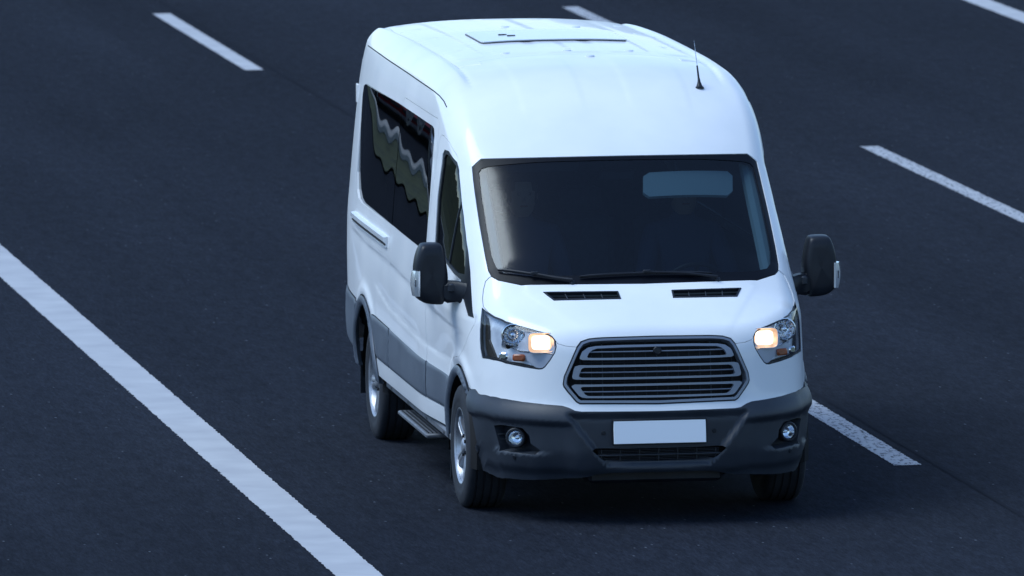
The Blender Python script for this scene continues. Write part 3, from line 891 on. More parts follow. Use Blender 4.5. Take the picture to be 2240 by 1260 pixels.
# ---- headlights
BEZ = [(.572,.3103),(.601,.306),(.678,.3365),(.709,.3573),(.731,.3594),(.771,.3829),(.819,.429),(.79,.3783),(.754,.3358),(.702,.274),(.68,.2538),(.648,.2434),(.605,.2714)]
STRIP = [(.920,.74),(.912,.712),(.915,.5666),(.903,.5048),(.890,.4404),(.832,.3658),(.711,.2826),(.69,.262),(.758,.302),(.832,.3577),(.887,.4223),(.912,.4661),(.925,.4881),(.929,.5394),(.929,.5954),(.927,.6468),(.920,.7078)]
HOUSE = vary(mat("lamp_housing", (.3, .33, .4), .3, .0), (.45, .48, .54), (.70, .73, .78), 9, rough=(.15, .35))
BEZM = mat("lamp_bezel_grey", (.42, .43, .48), .35, .2)
BROWN = mat("lamp_dark_strip", (.03, .026, .024), .25)
for s in (1, -1):
    hl = [(s * x, w) for x, w in HL]
    ax = Vector((s * .10, -.99, .06)).normalized().to_track_quat('Z', 'Y').to_matrix()
    c1 = Vector((s * .648, -.826, 1.045)); c2 = Vector((s * .788, -.690, 1.075))
    circ = []
    for c, rr in ((c1, .067), (c2, .064)):
        n = normal(castF(uvF(np.array([tuple(c)]))))[0]
        circ.append([tuple(uvF(np.array([tuple(ax @ Vector((rr * math.cos(a), rr * math.sin(a), 0)) + c + Vector(n) * .030)]))[0]) for a in np.linspace(0, 2 * math.pi, 24, endpoint=False)])
    head = part("headlight", [piece(hl, castF, .025, -.001, circ, off=const(-.040), skirt=.03)], HOUSE, van)
    d, _ = densify(hl, .02)
    Pw = castF(d); nw = normal(Pw)
    V = [tuple(Pw[i] - nw[i] * .003) for i in range(len(d))] + [tuple(Pw[i] - nw[i] * .045) for i in range(len(d))]
    F = [(i, (i + 1) % len(d), len(d) + (i + 1) % len(d), len(d) + i) for i in range(len(d))]
    Mesh().add(V, F).build("lamp_wall", HOUSE, head, body=False)
    part("lamp_seal", [piece(hl, castF, .02, .001, [shrink(hl, .007)], off=const(-.002), skirt=.01)], BLACK, head, body=False)
    part("lens_cover", [piece(shrink(hl, .004), castF, .04, .0, off=const(-.001), skirt=0)], LENS, head, body=False)
    part("lamp_bezel", [piece([(s * x, w) for x, w in BEZ], castF, .02, .001, off=const(-.03), skirt=.05)], BEZM, head, body=False)
    part("lamp_strip", [piece([(s * x, w) for x, w in STRIP], castF, .02, .001, off=const(-.026), skirt=.015)], BROWN, head, body=False)
    axv = ax @ Vector((0, 0, 1))
    def bowl(name, c, r, dep, m, par, sq=1.0):
        prof = [(r, 0), (r * .97, -dep * .22), (r * .86, -dep * .5), (r * .62, -dep * .8), (r * .3, -dep), (.0001, -dep * 1.02)]
        return Mesh().lathe(prof, ax, c, 28).build(name, m, par, body=False)
    def cell(c, wx, wz, dep, k0, k1):
        rings = []
        for k, h in ((k0, 0.), (k0 * .5 + k1 * .5, -.6), (k1, -1.)):
            rings.append([tuple(ax @ Vector((wx * k * math.copysign(abs(math.cos(t)) ** .42, math.cos(t)), wz * k * math.copysign(abs(math.sin(t)) ** .42, math.sin(t)), h * dep)) + c) for t in np.linspace(0, 2 * math.pi, 40, endpoint=False)])
        return rings
    c1 = c1 + axv * .004
    Mesh().loft(cell(c1, .073, .056, .022, 1.0, .72), cap=False).build("low_beam", LAMP, head, body=False)
    Mesh().loft(cell(c1 - axv * .022, .073, .056, .012, .72, .02), cap=False).build("beam_core", BULB, head, body=False)
    Mesh().loft([[tuple(Vector(p) - axv * .05) for p in cell(c1, .076, .059, .01, 1, 1)[0]], cell(c1, .076, .059, .01, 1, 1)[0], cell(c1, .073, .056, .01, 1, 1)[0]], cap=False).build("beam_ring", HOUSE, head, body=False)
    hb_ = Mesh()
    dep = .05; r = .060
    n8 = 14; prof = [(r, 0), (r * .95, -dep * .3), (r * .8, -dep * .6), (r * .55, -dep * .85), (r * .22, -dep)]
    V = []; F = []
    for k, (rr, h) in enumerate(prof):
        for i in range(n8):
            a = 2 * math.pi * i / n8; q = rr * (1 + .05 * ((i + k) % 2))
            V.append(tuple(ax @ Vector((q * math.cos(a), q * math.sin(a), h + .006 * ((i + k) % 2))) + c2))
    for k in range(len(prof) - 1):
        for i in range(n8): F.append((k * n8 + i, k * n8 + (i + 1) % n8, (k + 1) * n8 + (i + 1) % n8, (k + 1) * n8 + i))
    hb_.add(V, F).build("high_beam", CHROME, head, sharp=5, body=False)
    Mesh().lathe([(.0001, .02), (.013, .016), (.016, .0), (.012, -.02)], ax, c2 - axv * .02, 14).build("bulb", CHROME, head, body=False)
    Mesh().lathe([(.066, -.05), (.066, .002), (.061, .003)], ax, c2, 28).build("beam_ring", CHROME, head, body=False)
    ca = Vector((s * .762, -.742, .952))
    R2 = Vector((s * .45, -.88, .1)).normalized().to_track_quat('Z', 'Y').to_matrix()
    Mesh().box(ca, (.075, .040, .02), .008, R2).build("turn_signal", AMBER, head, body=False)
    cb = Vector((s * .836, -.655, .952))
    R3 = Vector((s * .62, -.77, .1)).normalized().to_track_quat('Z', 'Y').to_matrix()
    Mesh().box(cb, (.055, .042, .018), .008, R3).build("side_lamp", CHROME, head, body=False)
    pts = [castF([(s * x, w)])[0] - normal(castF([(s * x, w)]))[0] * .028 for x, w in BEZ[1:7]]
    Mesh().tube(pts, .0035, 6).build("chrome_edge", CHROME, head, body=False)

RAILM = bpy.data.materials.get("rail_chrome") or mat("rail_chrome", (.74, .76, .78), .25, .35)
# ---- wipers
def surfline(ctrl, h, n=14):
    ctrl = np.array(ctrl, float); t = np.linspace(0, len(ctrl) - 1, n); i = np.minimum(t.astype(int), len(ctrl) - 2); f = (t - i)[:, None]
    U = ctrl[i] * (1 - f) + ctrl[i + 1] * f; P = castF(U); return P + normal(P) * h
for blade, arm, piv in (([(-.36,.820),(-.603,.9205),(-.797,1.065)], [(-.40,.846),(-.50,.875),(-.603,.9205)], (-.40,.843)),
                        ([(-.354,.876),(.033,.8865),(.415,.8855)], [(.44,.850),(.25,.876),(.035,.8865)], (.445,.848))):
    if piv[0] < 0: blade = [(-.40,.8491),(-.603,.9205),(-.797,1.0)]; 
    bl = surfline(blade, .014)
    w = Mesh().tube(bl, [.004] + [.009] * 12 + [.004], 6).build("wiper", BLACK, van)
    Mesh().tube(surfline(arm, .020), [.010] * 3 + [.008] * 11, 6).build("wiper_arm", BLACK, w, body=False)
    Mesh().tube(surfline([blade[0], blade[1], blade[2]], .006), .004, 5).build("wiper_rubber", DARK, w, body=False)
    c = castF([piv])[0]; Mesh().lathe([(.016, -.02), (.016, .006), (.012, .012), (.0001, .013)], 'z', c, 14).build("wiper_pivot", BLACK, w, body=False)
    c = castF([blade[1]])[0] + normal(castF([blade[1]]))[0] * .024
    Mesh().box(c, (.045, .02, .02), .004).build("blade_clip", BLACK, w, body=False)

# ---- aerial, roof hatch, small roof fittings
ant = Mesh().lathe([(.026, -.004), (.026, .004), (.018, .012), (.010, .035), (.006, .06), (.0001, .06)], Vector((-.02, .28, .96)).to_track_quat('Z', 'Y').to_matrix(), (.587, .912, 2.303), 16).build("aerial", BLACK, van)
Mesh().tube([(.586, .926, 2.345), (.582, .962, 2.43)], [.0065, .005], 8).build("aerial_sleeve", BLACK, ant, body=False)
Mesh().tube([(.582, .962, 2.43), (.574, 1.02, 2.57)], [.0022, .0014], 6).build("aerial_rod", BRUSHED, ant, body=False)
hx, hy0, hy1 = .44, 2.50, 3.17
hatch_o = [(-hx + .05, hy0), (hx - .05, hy0), (hx - .012, hy0 + .012), (hx, hy0 + .05), (hx, hy1 - .05), (hx - .03, hy1), (-hx + .03, hy1), (-hx, hy1 - .05), (-hx, hy0 + .05), (-hx + .012, hy0 + .012)]
hu = [xy2F(x, y) for x, y in densify(hatch_o, .05)[0]]
hat = part("roof_hatch", [piece(hu, castF, .03, .0, off=const(.016), skirt=.006)], HATCH, van)
part("hatch_seal", [piece(shrink(hu, -.003), castF, .05, .0, off=const(.010), skirt=.012)], BLACK, hat, body=False)
for x, y in ((-.26, 2.85), (-.22, 2.77)):
    Mesh().box((x, y, castF([xy2F(x, y)])[0][2] + .018), (.05, .018, .006), .002).build("hatch_catch", BLACK, hat, body=False)
PATCH = mat("roof_fitting_grey", (.70, .73, .77), .5)
for x, y in ((-.40, 1.9), (-.03, 1.9), (.34, 1.88), (.06, 1.62), (-.13, 3.55), (.30, 3.5)):
    z = castF([xy2F(x, y)])[0][2] + .004
    Mesh().lathe([(.028, -.004), (.026, .004), (.014, .006), (.0001, .006)], 'z', (x, y, z), 16).build("roof_plug", PATCH, van)
for y in (1.62, 2.28, 3.15, 3.85):
    for s in (1, -1):
        a, b = castF([xy2F(s * .725, y), xy2F(s * .60, y)])
        Mesh().loft([[(a[0], y - .02, a[2] - .004), (a[0], y + .02, a[2] - .004), (a[0], y + .012, a[2] + .004), (a[0], y - .012, a[2] + .004)],
                     [(b[0], y - .06, b[2] - .004), (b[0], y + .06, b[2] - .004), (b[0], y + .045, b[2] + .0055), (b[0], y - .045, b[2] + .0055)]]).build("roof_rail_mount", PATCH, van)
gut = [(0.8736, 4.174, 2.261), (0.8873, 3.955, 2.268), (0.8952, 3.775, 2.272), (0.9001, 3.615, 2.274), (0.9032, 3.468, 2.274), (0.9051, 3.329, 2.274), (0.9061, 3.196, 2.273), (0.9065, 3.076, 2.273), (0.9067, 2.958, 2.273), (0.9068, 2.84, 2.272), (0.907, 2.723, 2.272), (0.9071, 2.607, 2.271), (0.9072, 2.491, 2.271), (0.9074, 2.368, 2.27), (0.9076, 2.246, 2.269), (0.9079, 2.124, 2.269), (0.9081, 2.002, 2.268), (0.9083, 1.882, 2.267), (0.9085, 1.761, 2.266), (0.9086, 1.641, 2.266), (0.9087, 1.523, 2.265), (0.9086, 1.405, 2.264), (0.908, 1.295, 2.26), (0.9046, 1.203, 2.254), (0.902, 1.143, 2.245), (0.8986, 1.088, 2.236), (0.898, 1.041, 2.223), (0.8971, 0.996, 2.21)]
for s in (1, -1):
    pts = gut
    P = castF([(p[0], yz2w(p[1], p[2])) for p in pts]); P[:, 0] *= s
    Mesh().tube(P, .0035, 5).build("roof_gutter", DARK, van)
    p = castS([(4.36, 1.95)])[0]
    Mesh().box((s * (p[0] + .001), 4.37, 1.95), (.016, .07, .12), .006).build("rear_door_hinge", PAINT, van)
    # sliding door rail cover, chrome edged
    R = [castS([(y, 1.255)])[0] for y in np.linspace(2.42, 3.80, 12)]
    R = [np.array([s * (p[0] + .004), p[1], p[2]]) for p in R]
    rings = [[(p[0] - s * .02, p[1], p[2] - .035), (p[0] + s * .012, p[1], p[2] - .032), (p[0] + s * .008, p[1], p[2] - .012), (p[0] + s * .024, p[1], p[2] + .004), (p[0] + s * .022, p[1], p[2] + .028), (p[0] - s * .02, p[1], p[2] + .034)] for p in R]
    rail = Mesh().loft(rings).build("door_rail_cover", RAILM, van)
    Mesh().tube([np.array(p) + [s * .011, 0, -.016] for p in R], .006, 5).build("rail_slot", DARK, rail, body=False)

# ---- mirrors
for s in (1, -1):
    oz = [(1.200,1.508),(1.180,1.519),(1.094,1.519),(1.070,1.504),(1.046,1.381),(1.040,1.312),(1.052,1.23),(1.066,1.172),(1.085,1.165),(1.168,1.172),(1.214,1.196),(1.232,1.226),(1.232,1.300),(1.236,1.376),(1.224,1.45)]
    c = (1.14, 1.34)
    # round the outline
    for _ in range(2):
        o2 = []
        for i in range(len(oz)):
            a = oz[i]; b = oz[(i + 1) % len(oz)]
            o2 += [(.75 * a[0] + .25 * b[0], .75 * a[1] + .25 * b[1]), (.25 * a[0] + .75 * b[0], .25 * a[1] + .75 * b[1])]
        oz = o2
    rings = []
    for y, k in ((-.058, .02), (-.057, .62), (-.052, .86), (-.038, .96), (-.010, 1.0), (.06, 1.01), (.075, .98), (.078, .93)):
        rings.append([(s * (c[0] + (x - c[0]) * k), y + .07 + .03 * (z - 1.34), c[1] + (z - c[1]) * k) for x, z in oz])
    mir_o = Mesh().loft(rings).build("door_mirror", BLACK, van, sharp=50)
    rings = [[(s * (c[0] + (x - c[0]) * k), y + .07, c[1] + (z - c[1]) * k) for x, z in oz] for y, k in ((.079, .90), (.083, .88))]
    Mesh().loft(rings).build("mirror_glass", mat("mirror_glass", (.8, .82, .84), .02, 1.0) if s > 0 else bpy.data.materials["mirror_glass"], mir_o, body=False)
    Mesh().box((s * 1.10, .045, 1.302), (.115, .05, .006), .002).build("housing_seam", BUMP, mir_o, body=False)
    # arm
    rings = []
    for x, y, z0, z1, dy in ((.93, -.05, 1.165, 1.30, .05), (.965, -.03, 1.17, 1.302, .05), (1.00, .01, 1.19, 1.305, .045), (1.05, .05, 1.178, 1.305, .045), (1.09, .06, 1.20, 1.29, .04)):
        rings.append([(s * x, y - dy, z0 + .02), (s * x, y - dy, z1 - .02), (s * x, y - dy + .02, z1), (s * x, y + dy, z1), (s * x, y + dy, z0), (s * x, y - dy + .02, z0)])
    Mesh().loft(rings).build("mirror_arm", BLACK, mir_o, body=False)
    Mesh().box((s * 1.03, .0, 1.27), (.045, .04, .05), .008).build("arm_hinge", BUMP, mir_o, body=False)
    # repeater lamp with ribbed clear cover
    rings = []
    for t in np.linspace(0, 1, 9):
        z = 1.222 + .146 * t; ex = .010 * math.sin(math.pi * t); rb = .0012 * (int(t * 8) % 2)
        rings.append([(s * 1.212, .075 - .012, z), (s * 1.212, .004, z), (s * (1.222), .0, z), (s * (1.238 + ex), .010 - ex * .4, z), (s * (1.250 + ex + rb), .04, z), (s * (1.248 + ex), .075, z)])
    Mesh().loft(rings).build("indicator_repeater", mat("repeater_silver", (.72, .74, .76), .2, .6, coat=1) if s > 0 else bpy.data.materials["repeater_silver"], mir_o, body=False)
    Mesh().box((s * 1.236, .012, 1.30), (.012, .02, .05), .004).build("repeater_bulb", AMBER if False else CHROME, mir_o, body=False)

# ---- sills, steps, flaps, underbody
for s in (1, -1):
    st = Mesh().box((s * .955, 1.55, .352), (.05, 2.5, .05), .012).build("side_step_bar", STEP, van)
    for y in (.6, 1.25, 1.95, 2.6):
        Mesh().box((s * .90, y, .345), (.16, .05, .03), .005).build("step_bracket", BLACK, st, body=False)
    sb = Mesh().box((s * .935, 1.58, .268), (.16, 1.08, .028), .008).build("side_step_board", STEP, van)
    for k in range(6):
        Mesh().box((s * (.875 + .024 * k), 1.58, .284), (.006, 1.02, .005)).build("step_tread", BLACK, sb, body=False)
    for y in (1.12, 2.05):
        Mesh().box((s * .88, y, .31), (.04, .05, .07), .005).build("step_bracket", BLACK, sb, body=False)
    Mesh().box((s * .885, .455, .225), (.16, .012, .25), .003).build("mud_flap", BLACK, van)
    Mesh().box((s * .89, 3.77, .30), (.20, .012, .26), .003).build("mud_flap", BLACK, van)
    for yc, zc in ((0, .36), (3.3, .37)):
        prof = [(.40, .0), (.44, -.03), (.44, -.42), (.0001, -.42)]
        Rm = Matrix(((0, 0, s), (0, 1, 0), (-s, 0, 0)))
        Mesh().lathe([(r, .985 + h) for r, h in prof] if s > 0 else [(r, .985 + h) for r, h in prof], Matrix(((0, 0, s), (1, 0, 0), (0, 1, 0))), (0, yc, zc), 28, math.radians(-12), math.radians(192)).build("wheel_liner", DARK, van)
Mesh().box((0, 1.9, .40), (1.12, 5.0, .22), .02).build("underbody", DARK, van)
Mesh().box((0, 1.62, .47), (1.86, 2.35, .12)).build("floor_pan", DARK, van)
Mesh().box((0, -.80, .285), (.78, .22, .09), .02).build("under_tray", BLACK, van)
Mesh().box((0, -.55, .27), (.9, .3, .05), .01).build("cross_member", DARK, van)

# ---- wheels
tyre_prof = [(.205, -.100), (.222, -.112), (.29, -.119), (.325, -.115), (.345, -.104), (.354, -.088)]
for g in (-.066, -.022, .022, .066):
    tyre_prof += [(.3555, g - .007), (.347, g - .005), (.347, g + .005), (.3555, g + .007)]
tyre_prof += [(.354, .088), (.345, .104), (.325, .115), (.29, .1195), (.262, .1185), (.259, .1165), (.240, .1165), (.222, .112), (.205, .100)]
def wheel():
    root = empty("wheel"); root.parent = van
    Mesh().lathe(tyre_prof, 'x', (0, 0, 0), 56).build("tyre", TYRE, root, body=False)
    Mesh().lathe([(.222, .104), (.226, .110), (.218, .112), (.210, .106), (.200, .092), (.193, .03), (.188, -.09), (.205, -.10)], 'x', (0, 0, 0), 48).build("rim", SILVER, root, body=False)
    Mesh().lathe([(.192, .035), (.12, .03), (.0001, .03)], 'x', (0, 0, 0), 32).build("brake_disc", DARK, root, body=False)
    for k in range(5):
        a0 = 2 * math.pi * k / 5 + .3
        m = Mesh()
        ca, sa = math.cos(a0), math.sin(a0)
        def pt(r, t, x): return (x, r * ca - t * sa, r * sa + t * ca)
        rings = []
        for r, w, x in ((.045, .030, .082), (.075, .028, .088), (.12, .027, .094), (.165, .034, .098), (.204, .048, .096)):
            rings.append([pt(r, -w, x - .03), pt(r, -w, x - .006), pt(r, -w * .7, x), pt(r, -w * .22, x), pt(r, 0, x - .010), pt(r, w * .22, x), pt(r, w * .7, x), pt(r, w, x - .006), pt(r, w, x - .03)])
        m.loft(rings).build("spoke", SILVER, root, body=False)
        b0 = a0 + math.pi / 5
        Mesh().lathe([(.011, 0), (.011, .018), (.0001, .02)], 'x', (.078, .056 * math.cos(b0), .056 * math.sin(b0)), 8).build("wheel_nut", BLACK, root, body=False)
    Mesh().lathe([(.072, .06), (.070, .082), (.045, .088), (.040, .096), (.03, .102), (.0001, .103)], 'x', (0, 0, 0), 28).build("hub_cap", SILVER, root, body=False)
    return root
def copy_tree(o, parent=None):
    c = o.copy(); COL.objects.link(c)
    if parent is not None: c.parent = parent
    for ch in list(o.children): copy_tree(ch, c)
    return c
w0 = wheel()
for i, (x, y, rz, rx) in enumerate(((.873, 0, 0, .2), (-.870, 0, math.pi, .9), (.866, 3.3, 0, 1.3), (-.866, 3.3, math.pi, .5))):
    w = w0 if i == 0 else copy_tree(w0, van)
    w.location = (x, y, .352); w.rotation_euler = (rx, 0, rz)
    w.rotation_mode = 'XYZ'

# ---- cabin
body_e = None
Mesh().box((0, 2.0, .56), (1.80, 4.6, .05)).build("cabin_floor", TRIM, van)
dash = Mesh().loft([[(x, -.42, 1.20), (x, -.30, 1.285), (x, -.02, 1.24), (x, .08, 1.15), (x, .04, .90), (x, -.3, .75)] for x in (-.84, -.5, 0, .3, .6, .84)]).build("dashboard", TRIM, van)
Mesh().box((.42, -.05, 1.265), (.30, .12, .05), .02).build("instrument_hood", BLACK, dash, body=False)
ring = []
Rsw = Matrix.Rotation(math.radians(-62), 3, 'X')
pts = [tuple(Rsw @ Vector((.19 * math.cos(a), .19 * math.sin(a), 0)) + Vector((.42, .17, 1.20))) for a in np.linspace(0, 2 * math.pi, 29)]
sw = Mesh().tube(pts, .014, 8, cap=False).build("steering_wheel", BLACK, van)
Mesh().tube([(.42, .17, 1.20), (.42, -.02, 1.12)], .03, 8).build("steering_column", BLACK, sw, body=False)
for a in (0, math.pi, 1.5 * math.pi):
    Mesh().tube([(.42, .17, 1.20), tuple(Rsw @ Vector((.185 * math.cos(a), .185 * math.sin(a), 0)) + Vector((.42, .17, 1.20)))], .014, 6).build("wheel_spoke", BLACK, sw, body=False)
def seat(x, y, wd=.50):
    e = empty("seat", (0, 0, 0)); e.parent = van; put_body(e)
    Mesh().box((x, y, .93), (wd, .48, .16), .05).build("seat_cushion", SEAT, e, body=False)
    R = Matrix.Rotation(math.radians(-14), 3, 'X')
    Mesh().box((x, y + .28, 1.26), (wd * .95, .13, .66), .05, R).build("seat_back", SEAT, e, body=False)
    Mesh().box((x, y + .37, 1.66), (.25, .10, .17), .04, R).build("headrest", SEAT, e, body=False)
    Mesh().box((x, y, .72), (wd * .7, .4, .28)).build("seat_base", BLACK, e, body=False)
for x, y, wd in ((.45, .62, .52), (-.10, .66, .40), (-.52, .66, .42), (.5, 1.75, .44), (-.05, 1.75, .44), (-.6, 1.75, .44), (.5, 2.65, .44), (-.6, 2.65, .44), (.5, 3.55, .44), (-.05, 3.55, .44), (-.6, 3.55, .44)):
    seat(x, y, wd)
R = Matrix.Rotation(math.radians(40), 3, 'X')
VISOR = mat("pale_visor", (.50, .56, .56), .8)
VIS = [(.135,1.6821),(.174,1.7105),(.662,1.7515),(.69,1.7207),(.671,1.5988),(.631,1.5571),(.147,1.5225),(.116,1.5546)]
part("sun_visor", [piece(VIS, castF, .03, 0, off=const(-.05), skirt=.02)], VISOR, van)
Mesh().box((-.42, .44, 1.93), (.42, .02, .13), .008, R).build("sun_visor", TRIM, van)
Mesh().box((0, .36, 1.86), (.20, .02, .06), .01).build("interior_mirror", BLACK, van)
for s in (1, -1):
    pc = piece([(-.25, .60), (4.3, .60), (4.3, 1.34), (.9, 1.34), (.0, 1.25), (-.25, 1.1)], castS, .12, 0, off=const(-.06), skirt=0)
    part("inner_side_panel", [pc if s > 0 else mir(pc)], INNER, van)
    pc = piece([(.92, 1.34), (1.0, 1.34), (1.08, 2.06), (.95, 2.06)], castS, .12, 0, off=const(-.05), skirt=0)
    part("inner_side_panel", [pc if s > 0 else mir(pc)], INNER, van)
# headlining and pillar trims follow the shell a few centimetres inside it
lin = piece(full([xy2F(0, .62)] + [xy2F(.80, .68), xy2F(.82, 1.6), xy2F(.82, 4.3), xy2F(0, 4.3)]), castF, .12, 0, off=const(-.05), skirt=0)
part("headlining", [lin], LINING, van)
for s in (1, -1):
    pts = castF([(s * .862, w) for w in np.linspace(.98, 1.85, 10)]); n = normal(pts)
    Mesh().tube(pts - n * .055 - np.array([s * .035, 0, 0]), .045, 8).build("pillar_trim", VISOR, van)
    pts = castS([(.93, z) for z in np.linspace(1.0, 2.0, 6)]); pts[:, 0] *= s
    Mesh().tube(pts - np.array([s * .06, 0, 0]), .045, 8).build("door_pillar_trim", INNER, van)

# ---- two people on the front seats (separate things riding in the van)
def person(x, y, label, reach):
    """seated figure: one skinned body, head turned to the road"""
    J = {'hip': (0, 0, 0), 'waist': (0, .03, .18), 'chest': (0, .05, .40), 'neck': (0, .05, .545), 'chin': (0, .03, .62), 'head': (0, .025, .70), 'crown': (0, .035, .775)}
    R_ = {'hip': .165, 'waist': .145, 'chest': .16, 'neck': .058, 'chin': .070, 'head': .092, 'crown': .070}
    E = [('hip', 'waist'), ('waist', 'chest'), ('chest', 'neck'), ('neck', 'chin'), ('chin', 'head'), ('head', 'crown')]
    for s, t in ((1, 'r'), (-1, 'l')):
        if reach: el, wr, ha = (s * .27, -.14, .18), (s * .17, -.33, .18), (s * .15, -.41, .19)
        else: el, wr, ha = (s * .26, -.02, .16), (s * .15, -.22, .10), (s * .10, -.29, .09)
        J.update({'sh' + t: (s * .185, .05, .46), 'el' + t: el, 'wr' + t: wr, 'ha' + t: ha, 'th' + t: (s * .10, -.05, -.02), 'kn' + t: (s * .14, -.46, .02), 'an' + t: (s * .14, -.56, -.38), 'to' + t: (s * .15, -.70, -.42)})
        R_.update({'sh' + t: .075, 'el' + t: .05, 'wr' + t: .032, 'ha' + t: .042, 'th' + t: .095, 'kn' + t: .065, 'an' + t: .045, 'to' + t: .04})
        E += [('chest', 'sh' + t), ('sh' + t, 'el' + t), ('el' + t, 'wr' + t), ('wr' + t, 'ha' + t), ('hip', 'th' + t), ('th' + t, 'kn' + t), ('kn' + t, 'an' + t), ('an' + t, 'to' + t)]
    names = list(J); me = bpy.data.meshes.new("person")
    me.from_pydata([J[n] for n in names], [(names.index(a), names.index(b)) for a, b in E], [])
    o = bpy.data.objects.new("person", me); COL.objects.link(o)
    me.materials.append(SHIRT)
    md = o.modifiers.new("skin", 'SKIN'); sv = me.skin_vertices[0].data
    for i, n in enumerate(names):
        sv[i].radius = (R_[n], R_[n] * (.72 if n in ('hip', 'waist', 'chest') else 1)); sv[i].use_root = n == 'hip'
    o.modifiers.new("smooth", 'SUBSURF').render_levels = 2
    o.location = (x, y, 1.03)
    tag(o, label, "person", "people riding in the front of the minibus")
    # face and hands skin, hair
    hd = Mesh().lathe([(.0001, -.125), (.045, -.118), (.068, -.08), (.083, -.02), (.086, .03), (.072, .085), (.04, .115), (.0001, .122)], 'z', (0, .02, .69), 20)
    h = hd.build("face", SKIN, o); h.location = (0, 0, 0)
    Mesh().loft([[(-.006, -.062, .705), (.006, -.062, .705), (.004, -.066, .70)], [(-.014, -.064, .668), (.014, -.064, .668), (0, -.088, .668)]]).build("nose", SKIN, h)
    for s in (1, -1):
        Mesh().lathe([(.0001, .006), (.009, .004), (.011, -.004)], 'y', (s * .03, -.062, .712), 8).build("eye", BLACK, h)
        Mesh().lathe([(.0001, -.008), (.022, -.006), (.026, .0), (.022, .006), (.0001, .008)], 'x', (s * .088, .03, .69), 10).build("ear", SKIN, h)
    Mesh().box((0, -.060, .638), (.045, .01, .008), .003).build("mouth", AMBER, h)
    Mesh().lathe([(.0001, .135), (.05, .125), (.082, .09), (.096, .04), (.093, -.02), (.08, -.05)], 'z', (0, .035, .69), 20).build("hair", HAIR, o)
    for s in (1, -1):
        c = Vector((s * .15, -.42, .195)) if reach else Vector((s * .10, -.30, .09))
        hand = Mesh().box(c, (.075, .085, .035), .012).build("hand", SKIN, o)
        for q in range(4):
            Mesh().tube([c + Vector((-.028 + q * .019, -.03, .0)), c + Vector((-.028 + q * .019, -.065, .004)), c + Vector((-.028 + q * .019, -.082 + .004 * abs(q - 1.5), -.02))], [.009, .0085, .007], 6).build("finger", SKIN, hand)
        Mesh().tube([c + Vector((-s * .03, .02, 0)), c + Vector((-s * .055, -.01, .0)), c + Vector((-s * .058, -.035, -.004))], [.011, .010, .008], 6).build("thumb", SKIN, hand)
    return o
person(.45, .64, "driver in dark shirt behind the steering wheel, seen dimly through the windscreen", True)
person(-.50, .68, "front passenger seated by the window on the minibus's other side from the driver", False)

# ------------------------------------------------------------------ the place
def sheet(name, x0, x1, y0, y1, z, m, nx=1, ny=1, kind="structure"):
    V = [(x0 + (x1 - x0) * i / nx, y0 + (y1 - y0) * j / ny, z) for j in range(ny + 1) for i in range(nx + 1)]
    F = [(j * (nx + 1) + i, j * (nx + 1) + i + 1, (j + 1) * (nx + 1) + i + 1, (j + 1) * (nx + 1) + i) for j in range(ny) for i in range(nx)]
    return tag(finish(name, V, F, m), kind=kind)
sheet("ground", -1200, 1200, -300, 2200, -.10, GRASSM)
sheet("road", -4.9, 18, -140, 800, 0, ROAD)
def ragged(name, x0, x1, y0, y1, m, jag=.008, z=.004):
    """painted line whose long edges are slightly ragged"""
    n = max(2, int((y1 - y0) / .03)); ys = np.linspace(y0, y1, n + 1)
    a = x0 + rng.normal(0, jag, n + 1); b = x1 + rng.normal(0, jag, n + 1)
    V = [(a[i], ys[i], z) for i in range(n + 1)] + [(b[i], ys[i], z) for i in range(n + 1)]
    F = [(i, n + 1 + i, n + 2 + i, i + 1) for i in range(n)]
    return tag(finish(name, V, F, m), kind="structure")
ragged("edge_line", -2.134, -1.876, -40, 60, LINE, .003)
sheet("edge_line", -2.134, -1.876, 60.01, 400, .004, LINE)
P0, PER = 1.36, 13.8
for k in range(-3, 16):
    y = P0 + PER * k
    ragged("lane_dash", 1.848, 2.008, y, y + 6.0, LINE if k > 0 else LINEWORN, .003)
    ragged("lane_dash", 5.605, 5.755, y, y + 6.0, LINEWORN, .004)
ragged("edge_line", 9.345, 9.585, -40, 60, LINE, .004)
sheet("edge_line", 9.345, 9.585, 60.01, 400, .004, LINE)
# construction joint between two asphalt lanes
JOINT = mat("joint_sealant", (.0132, .0158, .0224), 1.0, spec=.02)
ragged("asphalt_joint", 2.085, 2.115, -30, 120, JOINT, .003, .003)
# left verge, kerb and a parallel slip road with traffic (seen mirrored in the side glass)
sheet("verge_grass", -5.95, -4.95, -140, 800, .03, GRASSM)
Mesh().box((-6.06, 330, .05), (.22, 940, .16), .02).build("kerb", CONC); tag(bpy.data.objects["kerb"], kind="structure")
sheet("slip_road", -14.5, -6.18, -140, 800, .0, ROAD)
Mesh().box((-14.62, 330, .05), (.22, 940, .16), .02).build("kerb", CONC); tag(bpy.data.objects["kerb.001"], kind="structure")

